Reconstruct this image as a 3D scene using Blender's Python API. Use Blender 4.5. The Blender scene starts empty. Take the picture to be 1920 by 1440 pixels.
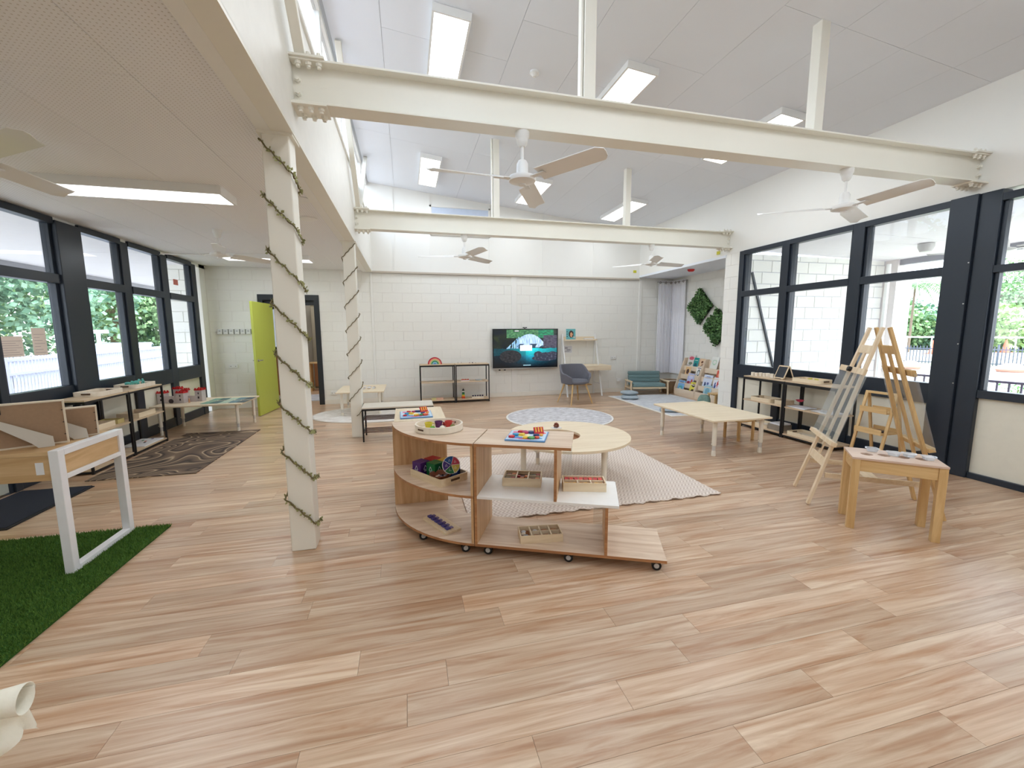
import bpy, bmesh, math, random
from mathutils import Vector, Matrix, noise as mnoise
random.seed(7)
PI = math.pi
S = bpy.context.scene
COL = S.collection

# ------------------------------------------------------------------ colours and materials
def lin(c):
    c = c / 255.0
    return c / 12.92 if c <= 0.04045 else ((c + 0.055) / 1.055) ** 2.4
def rgb(r, g, b): return (lin(r), lin(g), lin(b), 1.0)

# ------------------------------------------------------------------ camera
cam_d = bpy.data.cameras.new('camera')
cam = bpy.data.objects.new('camera', cam_d)
COL.objects.link(cam)
_f, _yaw, _pitch, _roll = 785.5, .2456, .12609, -.00435
_F = Vector((math.sin(_yaw) * math.cos(_pitch), math.cos(_yaw) * math.cos(_pitch), -math.sin(_pitch)))
_r = Vector((math.cos(_yaw), -math.sin(_yaw), 0))
_u = _r.cross(_F)
_R = math.cos(_roll) * _r + math.sin(_roll) * _u
_U = -math.sin(_roll) * _r + math.cos(_roll) * _u
cam.matrix_world = Matrix(((_R.x, _U.x, -_F.x, 0), (_R.y, _U.y, -_F.y, 0), (_R.z, _U.z, -_F.z, 1.5), (0, 0, 0, 1)))
cam_d.sensor_width = 36.0
cam_d.lens = _f / 1920 * 36.0
cam_d.clip_start = 0.05
cam_d.clip_end = 500
S.camera = cam

# ------------------------------------------------------------------ world, sun, exposure
W = bpy.data.worlds.new('sky'); S.world = W; W.use_nodes = True
nt = W.node_tree; nt.nodes.clear()
tc = nt.nodes.new('ShaderNodeTexCoord')
sep = nt.nodes.new('ShaderNodeSeparateXYZ'); nt.links.new(tc.outputs['Generated'], sep.inputs[0])
rmp = nt.nodes.new('ShaderNodeValToRGB')
rmp.color_ramp.elements[0].position = 0.0; rmp.color_ramp.elements[0].color = (0.80, 0.90, 1.0, 1)
rmp.color_ramp.elements[1].position = 0.7; rmp.color_ramp.elements[1].color = (0.36, 0.62, 1.0, 1)
nt.links.new(sep.outputs['Z'], rmp.inputs[0])
mp = nt.nodes.new('ShaderNodeMapping'); mp.inputs['Scale'].default_value = (1.6, 1.6, 5)
nt.links.new(tc.outputs['Generated'], mp.inputs[0])
nz = nt.nodes.new('ShaderNodeTexNoise'); nz.inputs['Scale'].default_value = 2.2; nz.inputs['Detail'].default_value = 6
nt.links.new(mp.outputs[0], nz.inputs[0])
cr = nt.nodes.new('ShaderNodeValToRGB'); cr.color_ramp.elements[0].position = 0.42; cr.color_ramp.elements[1].position = 0.62
nt.links.new(nz.outputs[0], cr.inputs[0])
mx = nt.nodes.new('ShaderNodeMix'); mx.data_type = 'RGBA'
nt.links.new(cr.outputs[0], mx.inputs['Factor']); nt.links.new(rmp.outputs[0], mx.inputs['A']); mx.inputs['B'].default_value = (1, 1, 1, 1)
bg = nt.nodes.new('ShaderNodeBackground'); bg.inputs['Strength'].default_value = 3.6
nt.links.new(mx.outputs['Result'], bg.inputs[0])
wo = nt.nodes.new('ShaderNodeOutputWorld'); nt.links.new(bg.outputs[0], wo.inputs[0])

sun_d = bpy.data.lights.new('sun', 'SUN'); sun_d.energy = 5.0; sun_d.angle = math.radians(1.5); sun_d.color = (1, .96, .88)
sun = bpy.data.objects.new('sun', sun_d); COL.objects.link(sun)
sun.rotation_euler = (math.radians(22), math.radians(14), 0)

PANEL_W = 7.2       # power of one 1.3 m ceiling panel
S.view_settings.view_transform = 'Standard'
S.view_settings.look = 'None'
S.view_settings.gamma = 1.0
S.view_settings.use_curve_mapping = False
S.view_settings.exposure = 0.78
cy = S.cycles
cy.use_denoising = True
cy.max_bounces = 8; cy.diffuse_bounces = 5; cy.glossy_bounces = 3; cy.transparent_max_bounces = 16; cy.transmission_bounces = 4
cy.sample_clamp_indirect = 6.0
cy.caustics_reflective = False; cy.caustics_refractive = False

# ------------------------------------------------------------------ material helpers
_mats = {}
def pbase(name):
    m = bpy.data.materials.new(name); m.use_nodes = True
    n = m.node_tree.nodes; l = m.node_tree.links
    return m, n, l, n['Principled BSDF']
def mat(name, c, rough=.6, metal=0.0, var=.05, scale=12, bump=0.0, bscale=60, spec=.4, trans=0.0):
    if name in _mats: return _mats[name]
    m, n, l, p = pbase(name)
    t = n.new('ShaderNodeTexCoord'); z = n.new('ShaderNodeTexNoise'); z.inputs['Scale'].default_value = scale; z.inputs['Detail'].default_value = 3
    l.new(t.outputs['Object'], z.inputs[0])
    x = n.new('ShaderNodeMix'); x.data_type = 'RGBA'
    c = rgb(*c)
    x.inputs['A'].default_value = tuple(max(0, v * (1 - var)) for v in c[:3]) + (1,)
    x.inputs['B'].default_value = tuple(min(1, v * (1 + var)) for v in c[:3]) + (1,)
    l.new(z.outputs[0], x.inputs['Factor']); l.new(x.outputs['Result'], p.inputs['Base Color'])
    p.inputs['Roughness'].default_value = rough; p.inputs['Metallic'].default_value = metal
    p.inputs['Specular IOR Level'].default_value = spec
    if trans: p.inputs['Transmission Weight'].default_value = trans
    if bump:
        z2 = n.new('ShaderNodeTexNoise'); z2.inputs['Scale'].default_value = bscale
        l.new(t.outputs['Object'], z2.inputs[0])
        b = n.new('ShaderNodeBump'); b.inputs['Strength'].default_value = bump; b.inputs['Distance'].default_value = .01
        l.new(z2.outputs[0], b.inputs['Height']); l.new(b.outputs[0], p.inputs['Normal'])
    _mats[name] = m
    return m
def wood(name, c1, c2, axis='X', rough=.5, scale=6, stretch=14, world=False, rnd=.0, strips=False):
    if name in _mats: return _mats[name]
    m, n, l, p = pbase(name)
    if world:
        g = n.new('ShaderNodeNewGeometry'); src = g.outputs['Position']
    else:
        t = n.new('ShaderNodeTexCoord'); src = t.outputs['Object']
    oi = n.new('ShaderNodeObjectInfo'); rv = oi.outputs['Random']
    ad = n.new('ShaderNodeMath'); ad.operation = 'ADD'; l.new(rv, ad.inputs[0]); ad.inputs[1].default_value = 0
    if rnd:
        g2 = n.new('ShaderNodeNewGeometry'); l.new(g2.outputs['Random Per Island'], ad.inputs[1])
    fr = n.new('ShaderNodeMath'); fr.operation = 'FRACT'; l.new(ad.outputs[0], fr.inputs[0])
    mu = n.new('ShaderNodeMath'); mu.operation = 'MULTIPLY'; mu.inputs[1].default_value = 37.0 if rnd else 5.0; l.new(fr.outputs[0], mu.inputs[0])
    va = n.new('ShaderNodeVectorMath'); va.operation = 'ADD'; l.new(src, va.inputs[0]); l.new(mu.outputs[0], va.inputs[1])
    mpn = n.new('ShaderNodeMapping'); sc = [scale * stretch / 6] * 3; sc['XYZ'.index(axis)] = scale / 6
    mpn.inputs['Scale'].default_value = sc; l.new(va.outputs[0], mpn.inputs[0])
    z = n.new('ShaderNodeTexNoise'); z.inputs['Scale'].default_value = 1.6; z.inputs['Detail'].default_value = 7; z.inputs['Roughness'].default_value = .62; z.inputs['Distortion'].default_value = .9
    l.new(mpn.outputs[0], z.inputs[0])
    r = n.new('ShaderNodeValToRGB'); r.color_ramp.elements[0].position = .32; r.color_ramp.elements[1].position = .66
    r.color_ramp.elements[0].color = rgb(*c1); r.color_ramp.elements[1].color = rgb(*c2)
    l.new(z.outputs[0], r.inputs[0])
    out = r.outputs[0]
    if rnd:
        hs = n.new('ShaderNodeHueSaturation'); mr = n.new('ShaderNodeMapRange')
        mr.inputs['To Min'].default_value = 1 - rnd; mr.inputs['To Max'].default_value = 1 + rnd
        l.new(fr.outputs[0], mr.inputs[0]); l.new(mr.outputs[0], hs.inputs['Value']); l.new(out, hs.inputs['Color']); out = hs.outputs[0]
    if strips:   # fine darker figure lines along the board
        w = n.new('ShaderNodeTexNoise'); w.inputs['Scale'].default_value = 1.0; w.inputs['Detail'].default_value = 2
        m2 = n.new('ShaderNodeMapping'); s2 = [26.0] * 3; s2['XYZ'.index(axis)] = .55
        m2.inputs['Scale'].default_value = s2; l.new(va.outputs[0], m2.inputs[0]); l.new(m2.outputs[0], w.inputs[0])
        r2 = n.new('ShaderNodeValToRGB'); r2.color_ramp.elements[0].position = .30; r2.color_ramp.elements[1].position = .48
        r2.color_ramp.elements[0].color = (.72, .60, .50, 1); r2.color_ramp.elements[1].color = (1, 1, 1, 1)
        l.new(w.outputs[0], r2.inputs[0])
        mm = n.new('ShaderNodeMix'); mm.data_type = 'RGBA'; mm.blend_type = 'MULTIPLY'; mm.inputs['Factor'].default_value = .75
        l.new(out, mm.inputs['A']); l.new(r2.outputs[0], mm.inputs['B']); out = mm.outputs['Result']
    l.new(out, p.inputs['Base Color'])
    p.inputs['Roughness'].default_value = rough; p.inputs['Specular IOR Level'].default_value = .5
    if world: p.inputs['Coat Weight'].default_value = .35; p.inputs['Coat Roughness'].default_value = .28
    _mats[name] = m
    return m
def emis(name, c, s):
    if name in _mats: return _mats[name]
    m = bpy.data.materials.new(name); m.use_nodes = True; n = m.node_tree.nodes; n.clear()
    e = n.new('ShaderNodeEmission'); e.inputs[0].default_value = c; e.inputs[1].default_value = s
    o = n.new('ShaderNodeOutputMaterial'); m.node_tree.links.new(e.outputs[0], o.inputs[0]); _mats[name] = m; return m
def vcol(name, rough=.5, emit=0):
    if name in _mats: return _mats[name]
    m, n, l, p = pbase(name)
    a = n.new('ShaderNodeAttribute'); a.attribute_name = 'paint'
    l.new(a.outputs['Color'], p.inputs['Base Color']); p.inputs['Roughness'].default_value = rough
    if emit:
        l.new(a.outputs['Color'], p.inputs['Emission Color']); p.inputs['Emission Strength'].default_value = emit
    _mats[name] = m; return m
def glassy(name, tint=(1, 1, 1), ior=1.45, rough=.0, haze=0.0, haze_c=(1, 1, 1)):
    if name in _mats: return _mats[name]
    m = bpy.data.materials.new(name); m.use_nodes = True; n = m.node_tree.nodes; l = m.node_tree.links; n.clear()
    t = n.new('ShaderNodeBsdfTransparent'); t.inputs[0].default_value = tint + (1,)
    g = n.new('ShaderNodeBsdfGlossy'); g.inputs['Roughness'].default_value = rough
    lw = n.new('ShaderNodeLayerWeight'); lw.inputs[0].default_value = .5
    pw = n.new('ShaderNodeMath'); pw.operation = 'POWER'; l.new(lw.outputs['Facing'], pw.inputs[0]); pw.inputs[1].default_value = 4.5
    f = n.new('ShaderNodeMath'); f.operation = 'MULTIPLY_ADD'; l.new(pw.outputs[0], f.inputs[0]); f.inputs[1].default_value = .6 if ior > 1 else 0; f.inputs[2].default_value = (ior - 1) * .09
    x = n.new('ShaderNodeMixShader'); l.new(f.outputs[0], x.inputs[0]); l.new(t.outputs[0], x.inputs[1]); l.new(g.outputs[0], x.inputs[2])
    o = n.new('ShaderNodeOutputMaterial'); last = x.outputs[0]
    if haze:
        d = n.new('ShaderNodeBsdfDiffuse'); d.inputs[0].default_value = haze_c + (1,)
        y = n.new('ShaderNodeMixShader'); y.inputs[0].default_value = haze; l.new(last, y.inputs[1]); l.new(d.outputs[0], y.inputs[2]); last = y.outputs[0]
    l.new(last, o.inputs[0]); _mats[name] = m; return m

def leafmat(name, c1, c2, rough=.6):
    m, n, l, p = pbase(name); g = n.new('ShaderNodeNewGeometry'); r = n.new('ShaderNodeValToRGB')
    r.color_ramp.elements[0].color = rgb(*c1); r.color_ramp.elements[1].color = rgb(*c2)
    l.new(g.outputs['Random Per Island'], r.inputs[0]); l.new(r.outputs[0], p.inputs['Base Color']); p.inputs['Roughness'].default_value = rough; p.inputs['Specular IOR Level'].default_value = .3
    return m
# ------------------------------------------------------------------ mesh helpers
class MB:
    def __init__(s): s.v = []; s.f = []; s.m = []
    def add(s, vs, fs, mi=0):
        o = len(s.v); s.v += [tuple(v) for v in vs]
        for f in fs: s.f.append(tuple(i + o for i in f)); s.m.append(mi)
        return s
    def box(s, x0, x1, y0, y1, z0, z1, mi=0, M=None):
        vs = [Vector((x, y, z)) for z in (z0, z1) for y in (y0, y1) for x in (x0, x1)]
        if M is not None: vs = [M @ v for v in vs]
        return s.add(vs, [(0, 2, 3, 1), (4, 5, 7, 6), (0, 1, 5, 4), (2, 6, 7, 3), (0, 4, 6, 2), (1, 3, 7, 5)], mi)
    def beam(s, p, q, w, h, up=(0, 0, 1), mi=0):
        p = Vector(p); q = Vector(q); d = (q - p); L = d.length; d.normalize(); u = Vector(up)
        x = d.cross(u)
        if x.length < 1e-4: x = d.cross(Vector((0, 1, 0)))
        x.normalize(); y = x.cross(d)
        vs = [a + x * i * w / 2 + y * j * h / 2 for a in (p, q) for j in (-1, 1) for i in (-1, 1)]
        return s.add(vs, [(0, 2, 3, 1), (4, 5, 7, 6), (0, 1, 5, 4), (2, 6, 7, 3), (0, 4, 6, 2), (1, 3, 7, 5)], mi)
    def cyl(s, p, q, r, r2=None, n=14, mi=0):
        r2 = r if r2 is None else r2
        p = Vector(p); q = Vector(q); d = (q - p).normalized(); a = Vector((0, 0, 1)) if abs(d.z) < .9 else Vector((1, 0, 0))
        x = d.cross(a).normalized(); y = d.cross(x)
        vs = [c + (x * math.cos(2 * PI * i / n) + y * math.sin(2 * PI * i / n)) * rr for c, rr in ((p, r), (q, r2)) for i in range(n)]
        fs = [(i, i + n, (i + 1) % n + n, (i + 1) % n) for i in range(n)]
        fs += [tuple(range(n)), tuple(reversed(range(n, 2 * n)))]
        return s.add(vs, fs, mi)
    def lathe(s, prof, c=(0, 0, 0), n=24, mi=0, cap=True):
        vs = []; fs = []
        for r, z in prof:
            for i in range(n):
                a = 2 * PI * i / n; vs.append((c[0] + r * math.cos(a), c[1] + r * math.sin(a), c[2] + z))
        for k in range(len(prof) - 1):
            for i in range(n):
                j = (i + 1) % n; fs.append((k * n + i, k * n + j, (k + 1) * n + j, (k + 1) * n + i))
        if cap and prof[0][0] > 1e-5: fs.append(tuple(reversed(range(n))))
        if cap and prof[-1][0] > 1e-5: fs.append(tuple(range((len(prof) - 1) * n, len(prof) * n)))
        return s.add(vs, fs, mi)
    def prism(s, poly, z0, z1, mi=0, M=None):
        n = len(poly)
        vs = [Vector((x, y, z)) for z in (z0, z1) for x, y in poly]
        if M is not None: vs = [M @ v for v in vs]
        fs = [(i, (i + 1) % n, (i + 1) % n + n, i + n) for i in range(n)] + [tuple(reversed(range(n))), tuple(range(n, 2 * n))]
        return s.add(vs, fs, mi)
    def sweep(s, pts, r, n=8, mi=0, closed=False):
        pts = [Vector(p) for p in pts]; N = len(pts); vs = []
        for k, p in enumerate(pts):
            a = pts[(k - 1) % N] if (closed or k) else p; b = pts[(k + 1) % N] if (closed or k < N - 1) else p
            d = (b - a).normalized(); up = Vector((0, 0, 1)) if abs(d.z) < .95 else Vector((1, 0, 0))
            x = d.cross(up).normalized(); y = x.cross(d)
            vs += [p + (x * math.cos(2 * PI * i / n) + y * math.sin(2 * PI * i / n)) * r for i in range(n)]
        fs = []
        for k in range(N if closed else N - 1):
            k2 = (k + 1) % N
            for i in range(n):
                j = (i + 1) % n; fs.append((k * n + i, k * n + j, k2 * n + j, k2 * n + i))
        if not closed: fs += [tuple(reversed(range(n))), tuple(range((N - 1) * n, N * n))]
        return s.add(vs, fs, mi)
    def ell(s, c, r, n=12, k=8, mi=0, M=None):
        vs = []; fs = []
        for a in range(k + 1):
            t = PI * a / k
            for i in range(n):
                p = 2 * PI * i / n
                v = Vector((r[0] * math.sin(t) * math.cos(p), r[1] * math.sin(t) * math.sin(p), -r[2] * math.cos(t)))
                if M is not None: v = M @ v
                vs.append(v + Vector(c))
        for a in range(k):
            for i in range(n):
                j = (i + 1) % n; fs.append((a * n + i, a * n + j, (a + 1) * n + j, (a + 1) * n + i))
        return s.add(vs, fs, mi)
    def mesh(s, name, mats, smooth=False, ang=40):
        me = bpy.data.meshes.new(name); me.from_pydata(s.v, [], s.f)
        for m in (mats if isinstance(mats, (list, tuple)) else [mats]): me.materials.append(m)
        if len(set(s.m)) > 1 or (s.m and s.m[0]): me.polygons.foreach_set('material_index', s.m)
        bm = bmesh.new(); bm.from_mesh(me); bmesh.ops.recalc_face_normals(bm, faces=bm.faces); bm.to_mesh(me); bm.free()
        if smooth:
            me.polygons.foreach_set('use_smooth', [True] * len(me.polygons)); me.set_sharp_from_angle(angle=math.radians(ang))
        me.update(); return me
    def build(s, name, mats, parent=None, smooth=False, bevel=0, ang=40, seg=2):
        o = bpy.data.objects.new(name, s.mesh(name, mats, smooth, ang)); COL.objects.link(o); o.parent = parent
        if bevel:
            b = o.modifiers.new('bevel', 'BEVEL'); b.width = bevel; b.segments = seg; b.limit_method = 'ANGLE'; b.angle_limit = math.radians(40)
        return o
def inst(name, me, parent, loc=(0, 0, 0), rot=(0, 0, 0), scale=(1, 1, 1)):
    o = bpy.data.objects.new(name, me); COL.objects.link(o); o.parent = parent; o.location = loc; o.rotation_euler = rot; o.scale = scale; return o
def tag(o, label=None, cat=None, group=None, kind=None):
    if label: o['label'] = label
    if cat: o['category'] = cat
    if group: o['group'] = group
    if kind: o['kind'] = kind
    return o
def thing(name, label, cat, loc=(0, 0, 0), rz=0, group=None, kind=None):
    o = bpy.data.objects.new(name, None); o.empty_display_size = .1; COL.objects.link(o); o.location = loc
    o.rotation_euler = rz if isinstance(rz, tuple) else (0, 0, rz)
    return tag(o, label, cat, group, kind)
def struct(name, loc=(0, 0, 0)):
    return thing(name, None, None, loc, kind='structure')
def S_(o): o['kind'] = 'structure'; return o
def stuff(o): o['kind'] = 'stuff'; return o
def copy_tree(o, parent=None, **kw):
    c = o.copy(); COL.objects.link(c); c.parent = parent
    for ch in list(o.children): copy_tree(ch, c)
    for k, v in kw.items(): c[k] = v
    return c
ORD = ['first', 'second', 'third', 'fourth', 'fifth', 'sixth', 'seventh', 'eighth', 'ninth', 'tenth']
def rotz(x, y, a): return (x * math.cos(a) - y * math.sin(a), x * math.sin(a) + y * math.cos(a))
def paint(name, w, h, nx, ny, fn, parent=None, M=None, material=None):
    """flat printed face: a grid in local XZ (facing -Y) with a colour per face corner"""
    vs = [((i / nx - .5) * w, 0, j / ny * h) for j in range(ny + 1) for i in range(nx + 1)]
    if M is not None: vs = [tuple(M @ Vector(v)) for v in vs]
    fs = [(j * (nx + 1) + i, j * (nx + 1) + i + 1, (j + 1) * (nx + 1) + i + 1, (j + 1) * (nx + 1) + i) for j in range(ny) for i in range(nx)]
    me = bpy.data.meshes.new(name); me.from_pydata(vs, [], fs)
    at = me.color_attributes.new('paint', 'FLOAT_COLOR', 'CORNER'); buf = []
    for j in range(ny):
        for i in range(nx):
            c = fn((i + .5) / nx, (j + .5) / ny); c = rgb(*c); buf += list(c) * 4
    at.data.foreach_set('color', buf); me.materials.append(material or vcol('printed_paper'))
    o = bpy.data.objects.new(name, me); COL.objects.link(o); o.parent = parent; return o
def blobs(base, bl):
    def fn(u, v):
        c = base
        for (x, y, rx, ry, col) in bl:
            if ((u - x) / rx) ** 2 + ((v - y) / ry) ** 2 < 1: c = col
        return c
    return fn

# ------------------------------------------------------------------ shared materials
WHITE = mat('wall_paint', (238, 237, 232), .55, var=.015, scale=3, bump=.05, bscale=120)
BLOCK = mat('block_paint', (238, 237, 231), .5, var=.02, scale=20, bump=.12, bscale=160)
CEIL = mat('ceiling_paint', (234, 238, 245), .7, var=.015, scale=2)
STEEL = mat('cream_steel_paint', (236, 233, 222), .42, var=.02, scale=4)
FRAME = mat('charcoal_window_frame', (36, 44, 55), .35, var=.08, scale=3)
DARK = mat('black_powder_coat', (26, 25, 27), .4, var=.05)
GLASS = glassy('window_glass', (.97, .985, 1.0), 1.3)
ACRY = glassy('clear_acrylic', (.95, .97, .98), 1.5, haze=.06)
WPLAS = mat('white_plastic', (236, 236, 234), .3, var=.01)
FANW = mat('fan_white', (232, 231, 228), .3, var=.01)
MET = mat('brushed_metal', (190, 188, 184), .3, metal=.9)
PALE = wood('pale_birch', (222, 203, 172), (236, 220, 192), 'X', .45, 5, 10)
PALEY = wood('pale_birch_y', (222, 203, 172), (236, 220, 192), 'Y', .45, 5, 10)
OAKX = wood('ash_laminate', (198, 168, 140), (228, 208, 186), 'X', .4, 5, 12)
OAKZ = wood('ash_laminate_vertical', (184, 142, 98), (216, 180, 138), 'Z', .4, 5, 12)
PINE = wood('pine', (218, 192, 154), (238, 218, 188), 'Z', .5, 6, 10)
PINEX = wood('pine_x', (214, 190, 154), (238, 220, 190), 'X', .5, 6, 10)
HONEY = wood('honey_oak', (196, 156, 100), (222, 188, 134), 'Z', .45, 6, 10)
HONEYX = wood('honey_oak_x', (196, 156, 100), (222, 188, 134), 'X', .45, 6, 10)
EDGE = wood('plywood_edge', (150, 100, 62), (186, 134, 88), 'X', .5)
BLACKPL = mat('black_plastic', (22, 22, 24), .35)
LIME = mat('lime_door_paint', (186, 196, 84), .4, var=.02)
def col(name, c, rough=.45): return mat(name, c, rough, var=.03)

ZL = 2.74            # low ceiling
XB, XR, YB = -.63, 5.48, 9.28   # clerestory bulkhead face, right wall, back wall
XL = -3.65
YR = -2.6            # wall behind the camera
def zc(x): return 3.82 + .105 * (XR - x)   # sloping ceiling

# ================================================================== FLOOR
FLOORM = wood('floor_board', (176, 131, 95), (217, 194, 168), 'X', .33, 5, 15, world=True, rnd=.12, strips=True)
fl = S_(MB().box(XL, XR, YR, YB + .0, -.08, -.012).box(XR, 6.45, 6.4, YB, -.08, -.012).build('floor', mat('subfloor', (120, 86, 58), .8)))
PW, PL = .15, 1.25
rows = []
nrow = int((YB - YR) / PW) + 1
for r_ in range(nrow):
    y0 = YB - (r_ + 1) * PW; y1 = y0 + PW
    y0 = max(y0, YR)
    xmax = 6.45 if y0 > 6.4 else XR
    off = random.random() * PL
    x = XL - off
    while x < xmax:
        a, b = max(x, XL), min(x + PL, xmax)
        if b - a > .02: rows.append((a, b, y0, y1))
        x += PL
def inview(x, y):
    d = Vector((x, y, -1.5)); z = d.dot(_F)
    if z < .2: return False
    return abs(d.dot(_R) / z * _f) < 990 and abs(d.dot(_U) / z * _f) < 740
vis = [q for q in rows if any(inview(a, b) for a in (q[0], (q[0] + q[1]) / 2, q[1]) for b in (q[2], q[3]))]
vis.sort(key=lambda q: ((q[0] + q[1]) / 2) ** 2 + ((q[2] + q[3]) / 2) ** 2)
near = set(vis[:300])
gp = .0006
pm = {}
far = MB()
for q in rows:
    a, b, c, d = q
    if q in near:
        k = (round(b - a, 3), round(d - c, 3))
        if k not in pm: pm[k] = MB().box(gp, k[0] - gp, gp, k[1] - gp, -.012, 0).mesh('floor_plank', FLOORM)
        inst('floor_plank', pm[k], fl, (a, c, 0))
    else: far.box(a + gp, b - gp, c + gp, d - gp, -.012, 0)
stuff(far.build('plank_field', FLOORM, fl))

# ================================================================== BLOCK WALLS
def blocks(parent, axis, c0, a0, a1, z0, z1, facing, holes=(), bw=.4, bh=.2, th=.02, cap=300, mat_=BLOCK, jt=1.0):
    """painted blockwork: wall along X (axis 'X', face at y=c0) or along Y (axis 'Y', face at x=c0)"""
    items = []
    j = .0022 * jt; i_ = .0012 * (jt * 2 - 1)
    n = int(math.ceil((z1 - z0) / bh - 1e-6))
    for r in range(n):
        lo = z0 + r * bh; hi = min(lo + bh, z1)
        s = a0 - (bw / 2 if r % 2 else 0)
        while s < a1 - 1e-6:
            p, q = max(s, a0), min(s + bw, a1)
            segs = [(p, q, lo, hi)]
            for (h0, h1, k0, k1) in holes:
                ns = []
                for (p_, q_, l_, h_) in segs:
                    if q_ <= h0 or p_ >= h1 or h_ <= k0 or l_ >= k1: ns.append((p_, q_, l_, h_)); continue
                    if p_ < h0: ns.append((p_, h0, l_, h_))
                    if q_ > h1: ns.append((h1, q_, l_, h_))
                    if l_ < k1 < h_: ns.append((max(p_, h0), min(q_, h1), k1, h_))
                segs = ns
            items += [g for g in segs if g[1] - g[0] > .03 and g[3] - g[2] > .03]
            s += bw
    cache = {}
    rest = MB()
    def shape(w, h):
        b = MB(); e = .004
        if axis == 'X':
            y0, y1 = (0, th)
            vs = [(i_, th, j), (w - i_, th, j), (w - i_, th, h - j), (i_, th, h - j), (i_ + e, 0, j + e), (w - j - e, 0, j + e), (w - j - e, 0, h - j - e), (j + e, 0, h - j - e)]
            if facing > 0: vs = [(x, -y, z) for x, y, z in vs]
        else:
            vs = [(th, j, j), (th, w - j, j), (th, w - j, h - j), (th, j, h - j), (0, j + e, j + e), (0, w - j - e, j + e), (0, w - j - e, h - j - e), (0, j + e, h - j - e)]
            if facing > 0: vs = [(-x, y, z) for x, y, z in vs]
        b.add(vs, [(4, 5, 6, 7), (0, 1, 5, 4), (1, 2, 6, 5), (2, 3, 7, 6), (3, 0, 4, 7), (3, 2, 1, 0)]); return b
    for i, (p, q, lo, hi) in enumerate(items):
        loc = (p, c0, lo) if axis == 'X' else (c0, p, lo)
        if i < cap:
            k = (round(q - p, 3), round(hi - lo, 3))
            if k not in cache: cache[k] = shape(*k).mesh('block', mat_)
            inst('block', cache[k], parent, loc)
        else:
            b = shape(q - p, hi - lo)
            rest.add([tuple(Vector(v) + Vector(loc)) for v in b.v], b.f)
    if rest.v: stuff(rest.build('block_field', mat_, parent))
MORTAR = mat('painted_mortar', (234, 232, 226), .6)
# back wall: core slab with door opening, blocks on its face
DX0, DX1, DZ1 = -2.70, -1.78, 2.12
g = .004
wb = S_(MB().box(XL - .1, DX0, YB + g, YB + .2, 0, ZL).box(DX1, 6.6, YB + g, YB + .2, 0, ZL).box(DX0, DX1, YB + g, YB + .2, DZ1, ZL)
        .box(XL - .1, 6.6, YB + g, YB + .2, ZL, 4.5).build('wall_back', MORTAR))
blocks(wb, 'X', YB, XL, 6.45, .1, 2.70, -1, holes=[(-2.79, -1.69, 0, 2.23)])
# upper smooth sheeting of the back wall with cover battens, a fixed pane of milky glass
up = MB().add([(XB - .1, YB - .04, 2.72), (XR, YB - .04, 2.72), (XR, YB - .04, zc(XR) + .02), (XB - .1, YB - .04, zc(XB) + .03),
               (XB - .1, YB + .01, 2.72), (XR, YB + .01, 2.72), (XR, YB + .01, zc(XR) + .02), (XB - .1, YB + .01, zc(XB) + .03)],
              [(0, 1, 2, 3), (7, 6, 5, 4), (0, 4, 5, 1), (1, 5, 6, 2), (2, 6, 7, 3), (3, 7, 4, 0)]).build('upper_sheet', WHITE, wb)
for x, z0_ in ((-.18, 2.72), (.56, 2.72), (1.83, 2.72), (3.05, 2.72), (4.28, 2.72)):
    MB().box(x - .018, x + .018, YB - .052, YB - .038, z0_, zc(x)).build('cover_batten', WHITE, wb)
MB().box(XB, XR, YB - .055, YB - .02, 2.70, 2.735).build('ledge', mat('ledge_brown', (196, 186, 172), .6), wb)
w_h = struct('window_9')
MB().box(.60, 1.80, YB - .062, YB - .045, 3.56, 4.06).build('milky_pane', mat('milky_glass', (206, 218, 238), .2), w_h)
fm = MB()
for b in ((.56, 1.84, 4.06, 4.10), (.56, 1.84, 3.5, 3.56), (.56, .60, 3.5, 4.10), (1.80, 1.84, 3.5, 4.10)): fm.box(b[0], b[1], YB - .075, YB - .045, b[2], b[3])
fm.build('frame', WHITE, w_h, bevel=.004)
S_(MB().box(XL, DX0 - .1, YB - .015, YB, 0, .1).box(DX1 + .1, 6.45, YB - .015, YB, 0, .1).build('baseboard_back', mat('skirting', (236, 232, 222), .4), bevel=.004))
# surface mounted wall ducts
for n_, (x0, x1, z0, z1) in enumerate(((2.32, 2.44, .1, 2.7), (-.68, -.64, .1, 2.7), (5.50, 5.58, .1, 2.7))):
    S_(MB().box(x0, x1, YB - .018, YB, z0, z1).build('trim_%d' % (n_ + 1), WHITE, bevel=.004))

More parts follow.
